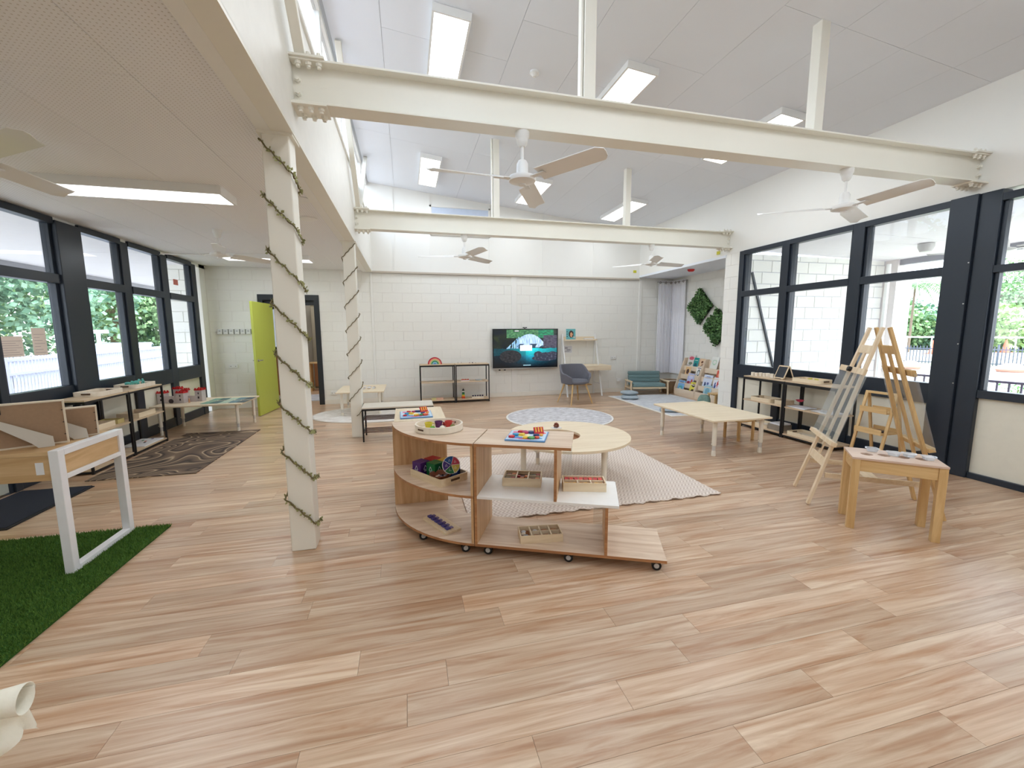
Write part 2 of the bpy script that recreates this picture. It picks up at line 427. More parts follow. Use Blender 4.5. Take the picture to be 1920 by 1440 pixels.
# left window wall (x = XL)
def wall_x(name, segs, m, x0, x1):
    b = MB()
    for (y0, y1, z0, z1) in segs: b.box(x0, x1, y0, y1, z0, z1)
    return S_(b.build(name, m))
wall_x('wall_left', [(YR, 3.9, 0, ZL), (3.9, YB, 2.68, ZL), (9.06, YB, 0, ZL)], WHITE, XL - .12, XL)
INF = mat('infill_panel', (226, 222, 206), .6)
def window_unit(n, side, y0, y1, zs, pane=True, sill=.92, hd=2.66, tr=(2.03, 2.13), apron=.70, zb=.14):
    """glazed bay between posts: side -1 left wall, +1 right wall. room face at X"""
    X = XL if side < 0 else XR
    s = side
    w = struct('window_%d' % n)
    def bx(name, a, b, c, d, dep=(-.03, .07), m=FRAME, bev=.004):
        x0, x1 = sorted((X + s * dep[0], X + s * dep[1]))
        return MB().box(x0, x1, a, b, c, d).build(name, m, w, bevel=bev)
    fw = .035
    bx('head_rail', y0, y1, hd, hd + .07)
    bx('transom', y0, y1, *tr)
    bx('sill_rail', y0, y1, apron, sill, (-.02, .07))
    bx('jamb', y0, y0 + fw, sill, hd, (.0, .06)); bx('jamb', y1 - fw, y1, sill, hd, (.0, .06))
    bx('infill_panel', y0, y1, zb, apron, (.02, .06), INF, 0)
    bx('base_rail', y0, y1, 0, zb, (-.01, .07))
    for (c, d) in ((sill, tr[0]), (tr[1], hd)):
        bx('glass_pane', y0 + fw, y1 - fw, c, d, (.03, .034), GLASS, 0)
    return w
LP = [4.92, 5.72, 6.10, 6.80, 7.00, 7.76, 7.96, 8.72, 8.90]
window_unit(1, -1, 4.92, 5.72, None); window_unit(2, -1, 6.08, 6.82, None); window_unit(3, -1, 6.98, 7.76, None); window_unit(4, -1, 7.94, 8.72, None)
for i, (a, b, dp) in enumerate(((5.72, 6.08, .05), (6.82, 6.98, .02), (7.76, 7.94, .02), (8.72, 8.88, .02), (4.84, 4.92, .02))):
    pc = struct('trim_%d' % (4 + i))
    MB().box(XL - .1, XL + dp, a, b, 0, 2.70).build('post', FRAME, pc, bevel=.006)
# door in the left wall: lime leaf with grey kick plate
d2 = struct('door_2')
MB().box(XL - .06, XL - .01, 3.96, 4.80, .34, 2.06).build('leaf', LIME, d2, bevel=.004)
MB().box(XL - .065, XL - .005, 3.96, 4.80, .02, .34).build('kick_plate', mat('grey_kick', (176, 180, 170), .4), d2)
MB().box(XL - .1, XL, 3.9, 3.96, 0, 2.68).box(XL - .1, XL, 4.80, 4.84, 0, 2.68).box(XL - .1, XL, 3.96, 4.80, 2.06, 2.16).build('frame', FRAME, d2)
MB().box(XL - .05, XL - .045, 3.96, 4.80, 2.16, 2.68).build('glass_pane', GLASS, d2)

# right window wall
wr = S_(MB().box(XR, XR + .14, YR, YB, 2.80, 4.2).box(XR, XR + .14, YR, .6, 0, 2.8).build('wall_right', WHITE))
pier = S_(MB().box(XR + g, XR + .2, 6.08, 6.42, 0, 2.80).build('wall_right_pier', MORTAR))
blocks(pier, 'Y', XR, 6.08, 6.42, 0, 2.8, -1)
window_unit(5, 1, 5.24, 5.98, None, hd=2.73, tr=(2.05, 2.14)); window_unit(6, 1, 4.22, 5.12, None, hd=2.73, tr=(2.05, 2.14)); window_unit(7, 1, 3.24, 4.08, None, hd=2.73, tr=(2.05, 2.14))
window_unit(8, 1, 1.5, 2.86, None, hd=2.69, tr=(2.03, 2.1), sill=.90, apron=.82, zb=.06); window_unit(10, 1, .66, 1.44, None, hd=2.69, tr=(2.03, 2.1), sill=.90, apron=.82, zb=.06)
for i, (a, b, dp) in enumerate(((5.98, 6.08, .02), (5.12, 5.24, .03), (4.08, 4.22, .03), (3.02, 3.24, .06), (2.86, 3.02, .03), (1.44, 1.5, .03), (.6, .66, .03))):
    pc = struct('trim_%d' % (9 + i))
    MB().box(XR - dp, XR + .1, a, b, 0, 2.80).build('post', FRAME, pc, bevel=.006)
    MB().box(XR + .1, XR + .16, a + .02, b - .01, 0, 2.80).build('outer_fin', FRAME, pc)
for z in (.95, 1.35, 1.75, 2.15):
    MB().cyl((XR - .061, 2.95 + .08, z), (XR - .066, 2.95 + .08, z), .006, n=8).build('screw', MET, bpy.data.objects['trim_12'])
# alcove beyond the pier
XA = 6.45
aw = S_(MB().box(XA + g, XA + .2, 6.4, YB + .1, 0, 2.76).build('wall_alcove', MORTAR))
blocks(aw, 'Y', XA, 6.42, YB, .0, 2.72, -1)
MORT2 = mat('grey_mortar', (206, 206, 212), .8)
an = S_(MB().box(XR + .15, 8.9, 6.232, 6.40, -.3, 2.80).build('wall_outside', MORT2))
blocks(an, 'X', 6.22, XR + .2, 8.9, -.1, 2.80, -1, jt=1.7)
# rear wall and shell behind the camera
S_(MB().box(XL - .1, XR + .1, YR - .1, YR, 0, 4.6).build('wall_rear', WHITE))

# clerestory side
bh = S_(MB().box(XB - .07, XB, YR, YB, ZL - .01, 3.62).build('wall_clerestory', mat('bulkhead_paint', (236, 234, 228), .5)))
MB().box(XB - .12, XB, YR, YB, ZL - .03, ZL - .008).build('bottom_flange', STEEL, bh)
MB().box(XB - .20, XB - .12, YR, YB, ZL - .03, ZL).build('ceiling_trim', WHITE, bh, bevel=.004)
MB().box(XB - .10, XB + .02, YR, YB, 3.62, 3.66).build('sill', WHITE, bh, bevel=.005)
cw = struct('window_11')
y = YR
while y < YB - .2:
    y2 = min(y + 1.19, YB)
    MB().box(XB - .085, XB - .035, y - .03, y + .03, 3.66, zc(XB) - .01).build('mullion', WHITE, cw, bevel=.004)
    MB().box(XB - .065, XB - .06, y + .03, y2 - .03, 3.70, zc(XB) - .06).build('glass_pane', GLASS, cw)
    y = y2
MB().box(XB - .09, XB - .03, YR, YB, 3.66, 3.70).build('bottom_rail', WHITE, cw); MB().box(XB - .09, XB - .03, YR, YB, zc(XB) - .06, zc(XB)).build('top_rail', WHITE, cw)
zt = zc(XB) - .02
for n_, (a, b) in enumerate((((-.57, 3.06, 3.17), (-.57, 1.75, zt)), ((-.57, 6.30, 3.17), (-.57, 4.95, zt)), ((-.57, 6.42, 3.17), (-.57, 7.95, zt)))):
    tag(MB().beam(a, b, .05, .06, (1, 0, 0)).build('brace', STEEL, bevel=.004),
        ('cream diagonal brace rising toward the camera from the near beam', 'cream diagonal brace rising toward the camera from the far beam', 'cream diagonal brace rising away from the far beam to the clerestory', 'cream diagonal brace rising away from the near beam to the clerestory')[n_], 'brace')
# ================================================================== CEILINGS
ce = S_(MB().add([(XB - .1, YR, zc(XB - .1) + .012), (XR + .1, YR, zc(XR + .1) + .012), (XR + .1, YB + .1, zc(XR + .1) + .012), (XB - .1, YB + .1, zc(XB - .1) + .012),
                  (XB - .1, YR, zc(XB - .1) + .1), (XR + .1, YR, zc(XR + .1) + .1), (XR + .1, YB + .1, zc(XR + .1) + .1), (XB - .1, YB + .1, zc(XB - .1) + .1)],
                 [(3, 2, 1, 0), (4, 5, 6, 7), (0, 1, 5, 4), (2, 3, 7, 6), (1, 2, 6, 5), (3, 0, 4, 7)]).build('ceiling', mat('ceiling_strip', (190, 190, 192), .6)))
PERF = _ = None
def perforated():
    m, n, l, p = pbase('perforated_sheet')
    g_ = n.new('ShaderNodeNewGeometry'); mp_ = n.new('ShaderNodeMapping'); mp_.inputs['Scale'].default_value = (45, 45, 45); l.new(g_.outputs['Position'], mp_.inputs[0])
    sx = n.new('ShaderNodeSeparateXYZ'); l.new(mp_.outputs[0], sx.inputs[0])
    def tri(o):
        f = n.new('ShaderNodeMath'); f.operation = 'FRACT'; l.new(o, f.inputs[0])
        s = n.new('ShaderNodeMath'); s.operation = 'SUBTRACT'; l.new(f.outputs[0], s.inputs[0]); s.inputs[1].default_value = .5
        q = n.new('ShaderNodeMath'); q.operation = 'MULTIPLY'; l.new(s.outputs[0], q.inputs[0]); l.new(s.outputs[0], q.inputs[1]); return q.outputs[0]
    a = n.new('ShaderNodeMath'); a.operation = 'ADD'; l.new(tri(sx.outputs['X']), a.inputs[0]); l.new(tri(sx.outputs['Y']), a.inputs[1])
    lt = n.new('ShaderNodeMath'); lt.operation = 'LESS_THAN'; l.new(a.outputs[0], lt.inputs[0]); lt.inputs[1].default_value = .028
    x = n.new('ShaderNodeMix'); x.data_type = 'RGBA'; l.new(lt.outputs[0], x.inputs['Factor']); x.inputs['A'].default_value = rgb(240, 240, 242); x.inputs['B'].default_value = rgb(208, 204, 200)
    l.new(x.outputs['Result'], p.inputs['Base Color']); p.inputs['Roughness'].default_value = .75; return m
PERF = perforated()
edges = [XB, -.13, 1.12, 1.77, 2.39, 3.03, 3.67, 4.31, 4.95, XR]
pc_ = {}
for i in range(len(edges) - 1):
    x0, x1 = edges[i], edges[i + 1]
    cuts = [YR, .3, 3.06, 5.8, 8.4, YB] if i >= 5 else ([YR, .6, 4.6, 7.0, YB] if i % 2 else [YR, 1.4, 4.0, 6.9, YB])
    for a, b in zip(cuts, cuts[1:]):
        e = .0016; t = .012
        vs = [(e, e, 0), (x1 - x0 - e, e, -.105 * (x1 - x0)), (x1 - x0 - e, b - a - e, -.105 * (x1 - x0)), (e, b - a - e, 0)]
        vs = vs + [(x, y, z + t) for x, y, z in vs]
        me = MB().add(vs, [(3, 2, 1, 0), (4, 5, 6, 7), (0, 1, 5, 4), (1, 2, 6, 5), (2, 3, 7, 6), (3, 0, 4, 7)]).mesh('ceiling_panel', CEIL)
        inst('ceiling_panel', me, ce, (x0, a, zc(x0) - .002))
cl = S_(MB().box(XL - .1, XB - .07, YR, YB + .1, ZL + .008, ZL + .1).build('ceiling_left', mat('dark_joint_backing', (120, 108, 100), .8)))  # dark backing sheet that shows through the panel joints
le = [XL, -3.15, -2.52, -1.89, -1.25, XB - .2]
for i in range(5):
    cuts = [(YR, 1.0, 3.55, 6.2, 8.6, YB), (YR, -.4, 2.6, 5.3, 7.9, YB)][i % 2]
    for a, b in zip(cuts, cuts[1:]):
        MB().box(le[i] + .0015, le[i + 1] - .0015, a + .001, b - .001, ZL, ZL + .01).build('ceiling_panel', PERF, cl)
S_(MB().box(XR, XA + .1, 6.4, YB + .1, 2.755, 2.80).build('ceiling_alcove', CEIL))

# ================================================================== STEEL: columns, beams, hangers
for n_, (x, y, lab) in enumerate(((-.735, 3.075, 'near cream steel column wrapped in a leafy vine'), (-.715, 6.28, 'far cream steel column behind the black bench'))):
    t = thing('steel_column', lab, 'column', (x, y, 0))
    MB().box(-.078, .078, -.078, .078, 0, ZL - .03).build('shaft', STEEL, t, bevel=.008, seg=3)
    MB().box(-.1, .1, -.09, .09, ZL - .045, ZL - .03).build('cap_plate', STEEL, t)
boltm = MB().cyl((0, 0, 0), (0, 0, -.018), .019, n=6).cyl((0, 0, -.018), (0, 0, -.032), .012, n=10).mesh('bolt', STEEL, True)
for n_, (y, lab) in enumerate(((3.08, 'near cream steel beam with two ceiling fans hanging under it'), (6.35, 'far cream steel beam with two ceiling fans hanging under it'))):
    t = thing('steel_beam', lab, 'beam', (0, y, 0))
    x0, x1 = XB, XR
    MB().box(x0, x1, -.075, .075, 2.90, 2.913).build('bottom_flange', STEEL, t, bevel=.002)
    MB().box(x0, x1, -.075, .075, 3.147, 3.16).build('top_flange', STEEL, t, bevel=.002)
    MB().box(x0, x1, -.006, .006, 2.91, 3.15).build('web', STEEL, t)
    for e, sg in ((x0, 1), (x1, -1)):
        a, b = sorted((e, e + sg * .2))
        MB().box(a, b, -.09, .09, 2.888, 2.90).build('splice_plate', STEEL, t)
        MB().box(a, b, -.09, .09, 3.16, 3.172).build('splice_plate', STEEL, t)
        for k in range(3):
            for yy in (-.05, .05):
                inst('bolt', boltm, t, (e + sg * (.045 + .06 * k), yy, 2.888))
                inst('bolt', boltm, t, (e + sg * (.045 + .06 * k), yy, 3.172), (PI, 0, 0))
            inst('bolt', boltm, t, (e + sg * (.045 + .06 * k), -.05, 3.147))
        for zz in (2.98, 3.06): inst('bolt', boltm, t, (e + sg * .03, -.006, zz), (-PI / 2, 0, 0))
for (x, y, lab) in ((1.36, 3.1, 'left cream hanger post above the near beam'), (3.46, 3.1, 'right cream hanger post above the near beam'),
                    (1.36, 6.35, 'left cream hanger post above the far beam'), (3.5, 6.35, 'right cream hanger post above the far beam')):
    b = MB().box(-.045, .045, -.045, .045, 3.16, zc(x) + .01)
    if x < 2: b.box(-.07, -.05, -.03, .02, 3.16, zc(x) + .01)
    o = b.build('hanger_post', STEEL, bevel=.004); o.location = (x, y, 0); tag(o, lab, 'post', 'posts from the beams to the ceiling')

# ================================================================== LIGHTS
GLOW = emis('lit_diffuser', (1, .995, .99, 1), 2.6)
def panel(x, y, z, lx, ly, tilt, lab, grp):
    t = thing('ceiling_light', lab, 'ceiling light', (x, y, z), (0, tilt, 0), grp)
    hx, hy = lx / 2, ly / 2
    b = MB()
    b.box(-hx, -hx + .02, -hy, hy, -.07, 0).box(hx - .02, hx, -hy, hy, -.07, 0).box(-hx + .02, hx - .02, -hy, -hy + .02, -.07, 0).box(-hx + .02, hx - .02, hy - .02, hy, -.07, 0).box(-hx + .02, hx - .02, -hy + .02, hy - .02, -.02, 0)
    b.build('housing', WPLAS, t)
    MB().box(-hx + .021, hx - .021, -hy + .021, hy - .021, -.066, -.05).build('diffuser', GLOW, t)
    d = bpy.data.lights.new('panel_light', 'AREA'); d.shape = 'RECTANGLE'; d.size = lx - .05; d.size_y = ly - .05; d.energy = PANEL_W; d.color = (.86, .935, 1)
    o = bpy.data.objects.new('panel_light', d); COL.objects.link(o); o.parent = t; o.location = (0, 0, -.075)
gh = 'light panels on the sloping ceiling'; gl_ = 'light panels on the low ceiling'
ta = math.atan(.105)
for x, y, lab in ((.50, 4.75, 'long light panel near the clerestory, above the near beam'), (2.40, 4.75, 'middle light panel of the row above the near beam'), (4.31, 4.77, 'light panel above the right end of the near beam'),
                  (.50, 7.95, 'light panel near the clerestory, beyond the near beam'), (2.42, 7.98, 'light panel seen behind the near left ceiling fan'), (4.33, 8.02, 'light panel crossed by the right far hanger post')):
    panel(x, y, zc(x) - .004, .35, 1.32, ta, lab, gh)
for x, y in ((.5, 1.2), (2.4, 1.2), (4.3, 1.2), (.5, -1.4), (3.2, -1.4)):  # rows out of view, added to light the room
    panel(x, y, zc(x) - .004, .35, 1.32, ta, 'unseen light panel added on the sloping ceiling overhead of the viewer', gh)
panel(-2.15, 4.42, ZL, 1.32, .36, 0, 'light panel on the low ceiling nearest the viewer', gl_)
panel(-2.15, 7.85, ZL, 1.32, .36, 0, 'light panel on the low ceiling behind the far left fan', gl_)
panel(-2.15, .9, ZL, 1.32, .36, 0, 'unseen light panel added on the low ceiling beside the viewer', gl_)  # out of view, added for more light on this side

# ================================================================== FANS
def blade_mesh():
    b = MB(); n = 14; L0, L1 = .155, .68; top = []; 
    for i in range(n + 1):
        u = i / n; x = L0 + (L1 - L0) * u
        w = .058 + .012 * u
        if u > .93: w *= math.sqrt(max(0, 1 - ((u - .93) / .075) ** 2)) if u < 1 else .35
        tw = -.036 * (1 - .35 * u)
        top += [(x, -w, -tw * 0.6), (x, 0, .006), (x, w, tw * .6)]
    vs = top + [(x, y, z - .005) for x, y, z in top]; m = len(top); fs = []
    for i in range(n):
        for k in range(2):
            a = i * 3 + k; fs.append((a, a + 3, a + 4, a + 1)); fs.append((a + m + 1, a + m + 4, a + m + 3, a + m))
        a = i * 3; fs.append((a, a + m, a + m + 3, a + 3)); a = i * 3 + 2; fs.append((a, a + 3, a + m + 3, a + m))
    fs.append((0, 1, 1 + m, m)); fs.append((1, 2, 2 + m, 1 + m)); e = n * 3; fs.append((e + 1, e, e + m, e + m + 1)); fs.append((e + 2, e + 1, e + 1 + m, e + 2 + m))
    b.add(vs, fs)
    b.beam((.07, 0, -.006), (.21, 0, -.004), .045, .006)
    return b.mesh('blade', FANW, True, 50)
BL = blade_mesh()
def fan(x, y, ztop, zhub, a0, lab, grp='white three blade ceiling fans', drop=None):
    t = thing('ceiling_fan', lab, 'ceiling fan', (x, y, ztop), 0, grp)
    h = zhub - ztop
    MB().lathe([(.0, 0), (.052, 0), (.05, -.035), (.042, -.045), (.04, -.06), (.034, -.085), (.02, -.1), (.0, -.1)]).build('canopy', FANW, t, True)
    MB().cyl((0, 0, -.09), (0, 0, h + .11), .011).build('rod', FANW, t, True)
    MB().lathe([(0, .125), (.028, .122), (.04, .1), (.042, .03), (.06, .022), (.095, .012), (.1, -.004), (.095, -.02), (.06, -.03), (.028, -.038), (.026, -.048), (0, -.05)], (0, 0, h)).build('motor', FANW, t, True)
    for k in range(3):
        inst('blade', BL, t, (0, 0, h), (0, 0, math.radians(a0 + 120 * k)))
    return t
fan(.85, 3.06, 2.90, 2.585, -57, 'near left ceiling fan under the near beam')
fan(3.82, 3.06, 2.90, 2.58, -93, 'ceiling fan by the right windows under the near beam')
fan(.88, 6.35, 2.90, 2.60, -75, 'ceiling fan under the left half of the far beam')
fan(3.97, 6.35, 2.90, 2.60, -112, 'ceiling fan under the right end of the far beam')
fan(-2.19, 6.02, ZL, 2.45, 50, 'ceiling fan on the low ceiling beyond the first light panel')
fan(-2.33, 3.10, ZL, 2.47, 86, 'ceiling fan on the low ceiling at the left edge of the view')

# ceiling and wall fittings
o = MB().lathe([(0, 0), (.05, 0), (.05, -.02), (.03, -.035), (.018, -.05), (0, -.052)]).build('smoke_detector', WPLAS, smooth=True); o.location = (1.43, 4.65, zc(1.43) - .002); o.rotation_euler = (0, ta, 0)
tag(o, 'round white smoke detector on the sloping ceiling', 'smoke detector')
o = MB().lathe([(0, 0), (.09, 0), (.09, -.012), (.05, -.03), (0, -.032)]).build('round_vent', WPLAS, smooth=True); o.location = (-1.0, 5.2, ZL); tag(o, 'white round ceiling vent just right of the near column', 'vent')
o = MB().lathe([(0, 0), (.11, 0), (.11, -.01), (.0, -.012)]).build('downlight', WPLAS, smooth=True); o.location = (-.93, 4.5, ZL); tag(o, 'white flush downlight on the low ceiling by the near column', 'downlight')
o = MB().lathe([(0, 0), (.07, 0), (.07, -.02), (.05, -.045), (0, -.05)]).build('fire_alarm', col('alarm_red', (200, 30, 30)), smooth=True); o.location = (5.8, 7.77, 2.755); tag(o, 'round red fire alarm on the alcove ceiling', 'alarm')
YEL = col('yellow_tag', (214, 210, 60))
for (x, y, z, r, lab) in ((5.475, 6.60, 2.87, 0, 'yellow marker on the right fascia near the far beam end'), (5.35, YB - .045, 2.89, 1, 'yellow marker on the back wall band above the teal sofa')):
    b = MB().box(-.04, .04, -.006, 0, -.03, .03).box(-.025, .01, -.009, -.006, -.015, .018)
    o = b.build('wall_marker', YEL); o.location = (x, y, z); o.rotation_euler = (0, 0, 0 if r else -PI / 2); tag(o, lab, 'marker')

# ================================================================== VINES
LEAF = mat('vine_leaf', (150, 150, 100), .7); STEM = mat('vine_stem', (112, 100, 70), .8)
def vine(cx, cy, h, ztop, zbot, pitch, sgn, lab):
    t = thing('leafy_garland', lab, 'garland', (cx, cy, 0), 0)
    pts = []; r = h + .012; s = 0; per = 8 * r
    corners = [(-r, -r), (r, -r), (r, r), (-r, r)]
    if sgn < 0: corners = [(r, -r), (-r, -r), (-r, r), (r, r)]
    n = 0; z = ztop; rng = random.Random(3)
    while z > zbot:
        k = n % 64; side = k // 16; u = (k % 16) / 16
        a = corners[side]; b = corners[(side + 1) % 4]
        x = a[0] + (b[0] - a[0]) * u; y_ = a[1] + (b[1] - a[1]) * u
        pts.append((x, y_, z + .006 * math.sin(n * 1.3)))
        frac = (.6 if side == 0 else .4 / 3) / 16
        z -= pitch * frac; n += 1
    MB().sweep(pts, .0055, 6).build('stem', STEM, t)
    b = MB()
    for p in pts:
        for _i in range(2 if sgn > 0 else (1 if len(b.v) % 3 else 0)):
            L = rng.uniform(.012, .026); ang = rng.uniform(0, 2 * PI)
            c = Vector(p) + Vector((0, 0, rng.uniform(-.008, .008)))
            out = Vector((c.x, c.y, 0)).normalized(); d = (Vector((0, 0, math.sin(ang))) + out.cross(Vector((0, 0, 1))) * math.cos(ang) + out * .5).normalized() * L
            sd = d.cross(out).normalized() * L * .35
            b.add([c, c + d * .5 + sd, c + d, c + d * .5 - sd], [(0, 1, 2, 3)])
    stuff(b.build('leaves', LEAF, t))
vine(-.735, 3.075, .078, 2.66, .14, .325, 1, 'dried leafy garland spiralling down the near column')
vine(-.715, 6.28, .078, 2.68, .30, .325, -1, 'thin brown garland spiralling around the far column')

# ================================================================== ROOM DIVIDER SHELVES
SH = OAKX
def caster(parent, x, y, z):
    c = thing('caster', None, None, (x, y, 0)); c.parent = parent
    w = MB().cyl((0, -.014, .03), (0, .014, .03), .0298, n=20).build('wheel', BLACKPL, c, True)
    for s_ in (-1, 1): MB().cyl((0, s_ * .0165, .03), (0, s_ * .0135, .03), .016, n=16).build('wheel_cap', mat('caster_grey', (196, 196, 196), .3), c, True)
    MB().box(-.012, .012, -.01, .01, .058, z).build('fork', MET, c)
    return c
ZT = .775; TH = .018
# stepped straight unit B: local x along the front, y to the back, origin at seam front corner on floor
AB = math.atan2(-.49, 1.07)
def stepped(lab, loc, rz, mirror, L=1.225, D=.435):
    t = thing('display_shelf', lab, 'shelf', (loc[0], loc[1], 0), rz)
    s = -1 if mirror else 1
    def P(name, x0, x1, y0, y1, z0, z1, m=SH, bev=.0015):
        a, b = sorted((x0 * s, x1 * s)); return MB().box(a, b, y0, y1, z0, z1).build(name, m, t, bevel=bev)
    P('top_board', 0, .63, 0, D, ZT - TH, ZT); P('middle_board', TH, .93, 0, D, .402, .42, mat('white_laminate', (240, 238, 234), .3)); P('bottom_board', TH, L, 0, D, .07, .088)
    P('side_panel', 0, TH, 0, D, .07, ZT - TH, OAKZ)
    P('divider', .524, .524 + TH, 0, D, .42, ZT - TH, OAKZ); P('divider', .846, .846 + TH, 0, D, .088, .402, OAKZ)
    P('edge_band', 0, .63, -.001, .0005, ZT - TH, ZT, EDGE, 0); P('edge_band', 0, L, -.001, .0005, .07, .088, EDGE, 0)
    P('edge_band', 0, TH, -.001, .0005, .088, ZT - TH, EDGE, 0); P('edge_band', .524, .542, -.001, .0005, .42, ZT - TH, EDGE, 0); P('edge_band', .846, .864, -.001, .0005, .088, .402, EDGE, 0)
    P('back_pane', .55, .62, D - .006, D - .002, .42, ZT - TH, ACRY, 0); P('back_pane', .78, .845, D - .006, D - .002, .09, .40, ACRY, 0)
    for x in (.08, .62, 1.17):
        for y_ in (.05, D - .05): caster(t, x * s, y_, .07)
    return t
stepped('stepped open shelf on casters with a white middle board, right of the curved unit', (.398, 2.629), AB, False)
tA = thing('display_shelf', 'straight ash shelf behind the curved unit, under the left puzzle board', 'shelf', (-.12, 3.455, 0))
for (nm, b, m) in (('top_board', (0, .42, 0, .60, ZT - TH, ZT), PALEY), ('middle_board', (0, .42, TH, .9, .402, .42), PALEY), ('bottom_board', (0, .42, TH, 1.15, .07, .088), PALEY), ('side_panel', (0, .42, 0, TH, .07, ZT - TH), OAKZ),
                   ('divider', (0, .42, .52, .538, .42, ZT - TH), OAKZ), ('divider', (0, .42, .82, .838, .088, .402), OAKZ)):
    MB().box(*b).build(nm, m, tA, bevel=.0015)
for y_ in (.08, .6, 1.1): caster(tA, .05, y_, .07); caster(tA, .37, y_, .07)
# curved unit
CX, CY, RO, RI = .752, 3.44, .885, .465
t = thing('curved_shelf', 'quarter-round open corner shelf on casters with tray and picture cubes', 'shelf', (CX, CY, 0))
a0_, a1_ = PI, PI + (PI / 2 + AB) + .012
def sector(z0, z1, ro=RO, ri=RI, n=28):
    po = [(ro * math.cos(a0_ + (a1_ - a0_) * i / n), ro * math.sin(a0_ + (a1_ - a0_) * i / n)) for i in range(n + 1)]
    pi_ = [(ri * math.cos(a0_ + (a1_ - a0_) * i / n), ri * math.sin(a0_ + (a1_ - a0_) * i / n)) for i in range(n, -1, -1)]
    return po + pi_
for nm, z0 in (('top_board', ZT - TH), ('middle_board', .402), ('bottom_board', .07)):
    poly = sector(0, 0); b = MB(); N = len(poly); n = N // 2 
    vs = [(x, y, z) for z in (z0, z0 + TH) for x, y in poly]
    fs = [(i, (i + 1) % N, (i + 1) % N + N, i + N) for i in range(N)]
    for i in range(n - 1):
        a, b_, c, d = i, i + 1, N - 2 - i, N - 1 - i
        fs.append((a + N, b_ + N, c + N, d + N)); fs.append((d, c, b_, a))
    MB().add(vs, fs).build(nm, SH, t, bevel=.0015)
    e = MB(); pe = [(r * math.cos(a0_ + (a1_ - a0_) * i / 28), r * math.sin(a0_ + (a1_ - a0_) * i / 28)) for r in (RO + .001,) for i in range(29)]
    e.add([(x, y, z) for z in (z0 + .0005, z0 + TH - .0005) for x, y in pe] , [(i, i + 1, i + 30, i + 29) for i in range(28)]); e.build('edge_band', EDGE, t, True)
MB().box(-RO, -RI, -TH, 0, .088, ZT - TH).build('side_panel', OAKZ, t, bevel=.0015)
ca, sa = math.cos(a1_), math.sin(a1_); rm = Matrix.Rotation(a1_ - PI, 4, 'Z')
MB().box(-RO, -RI, 0, TH, .088, ZT - TH, M=rm).build('side_panel', OAKZ, t, bevel=.0015)
for a in (a0_ + .12, a0_ + .62, a1_ - .09): caster(t, (RO - .05) * math.cos(a), (RO - .05) * math.sin(a), .07)
for a in (a0_ + .3, a1_ - .3): caster(t, (RI + .05) * math.cos(a), (RI + .05) * math.sin(a), .07)

# round tray with cups
LBIRCH = wood('light_birch', (226, 214, 196), (240, 230, 214), 'Z', .5, 6, 8)
def round_tray(lab, x, y, z, r=.175, h=.05, grp=None):
    t = thing('round_tray', lab, 'tray', (x, y, z), 0, grp)
    MB().lathe([(0, 0), (r, 0), (r, .006), (0, .006)], n=40).build('base', LBIRCH, t)
    MB().lathe([(r, 0), (r, h), (r - .012, h), (r - .012, .006), (r, 0)], n=40, cap=False).build('rim', LBIRCH, t, True)
    for a in (PI + .65, .65):
        M = Matrix.Rotation(a, 4, 'Z'); MB().box(r - .0125, r + .0008, -.028, .028, .022, .034, M=M).build('hand_hole', mat('hole_dark', (88, 66, 48), .8), t)
    return t
tx, ty = .215, 3.09
round_tray('round birch tray of small cups on the curved shelf top', tx, ty, ZT)
cups = (((-.075, .03), (214, 196, 60), 'yellow'), ((.0, .055), (92, 40, 92), 'purple'), ((.075, .045), (196, 60, 56), 'red'))
for (dx, dy), c, nm in cups:
    o = MB().lathe([(.0, 0), (.022, 0), (.03, .045), (.026, .045), (.02, .005), (0, .005)], n=20).build('cup', col('cup_' + nm, c), smooth=True); o.location = (tx + dx, ty + dy, ZT + .0065)
    tag(o, nm + ' cup in the round tray on the curved shelf', 'cup', 'small cups in the round tray')
    MB().sweep([(.026, 0, .038), (.042, 0, .034), (.04, 0, .018), (.025, 0, .014)], .0035, 6).build('handle', col('cup_' + nm, c), o, True)
for (dx, dy, c, nm) in ((-.05, -.02, (96, 160, 60), 'green'), (.02, -.03, (230, 226, 214), 'white'), (.1, -.0, (120, 120, 60), 'olive'), (.05, .09, (206, 60, 50), 'red')):
    o = MB().ell((0, 0, .014), (.02, .02, .0135)).build('counter_ball', col('ball_' + nm, c), smooth=True); o.location = (tx + dx, ty + dy, ZT + .0065); tag(o, 'small %s ball lying in the round tray' % nm, 'ball', 'balls in the round tray')

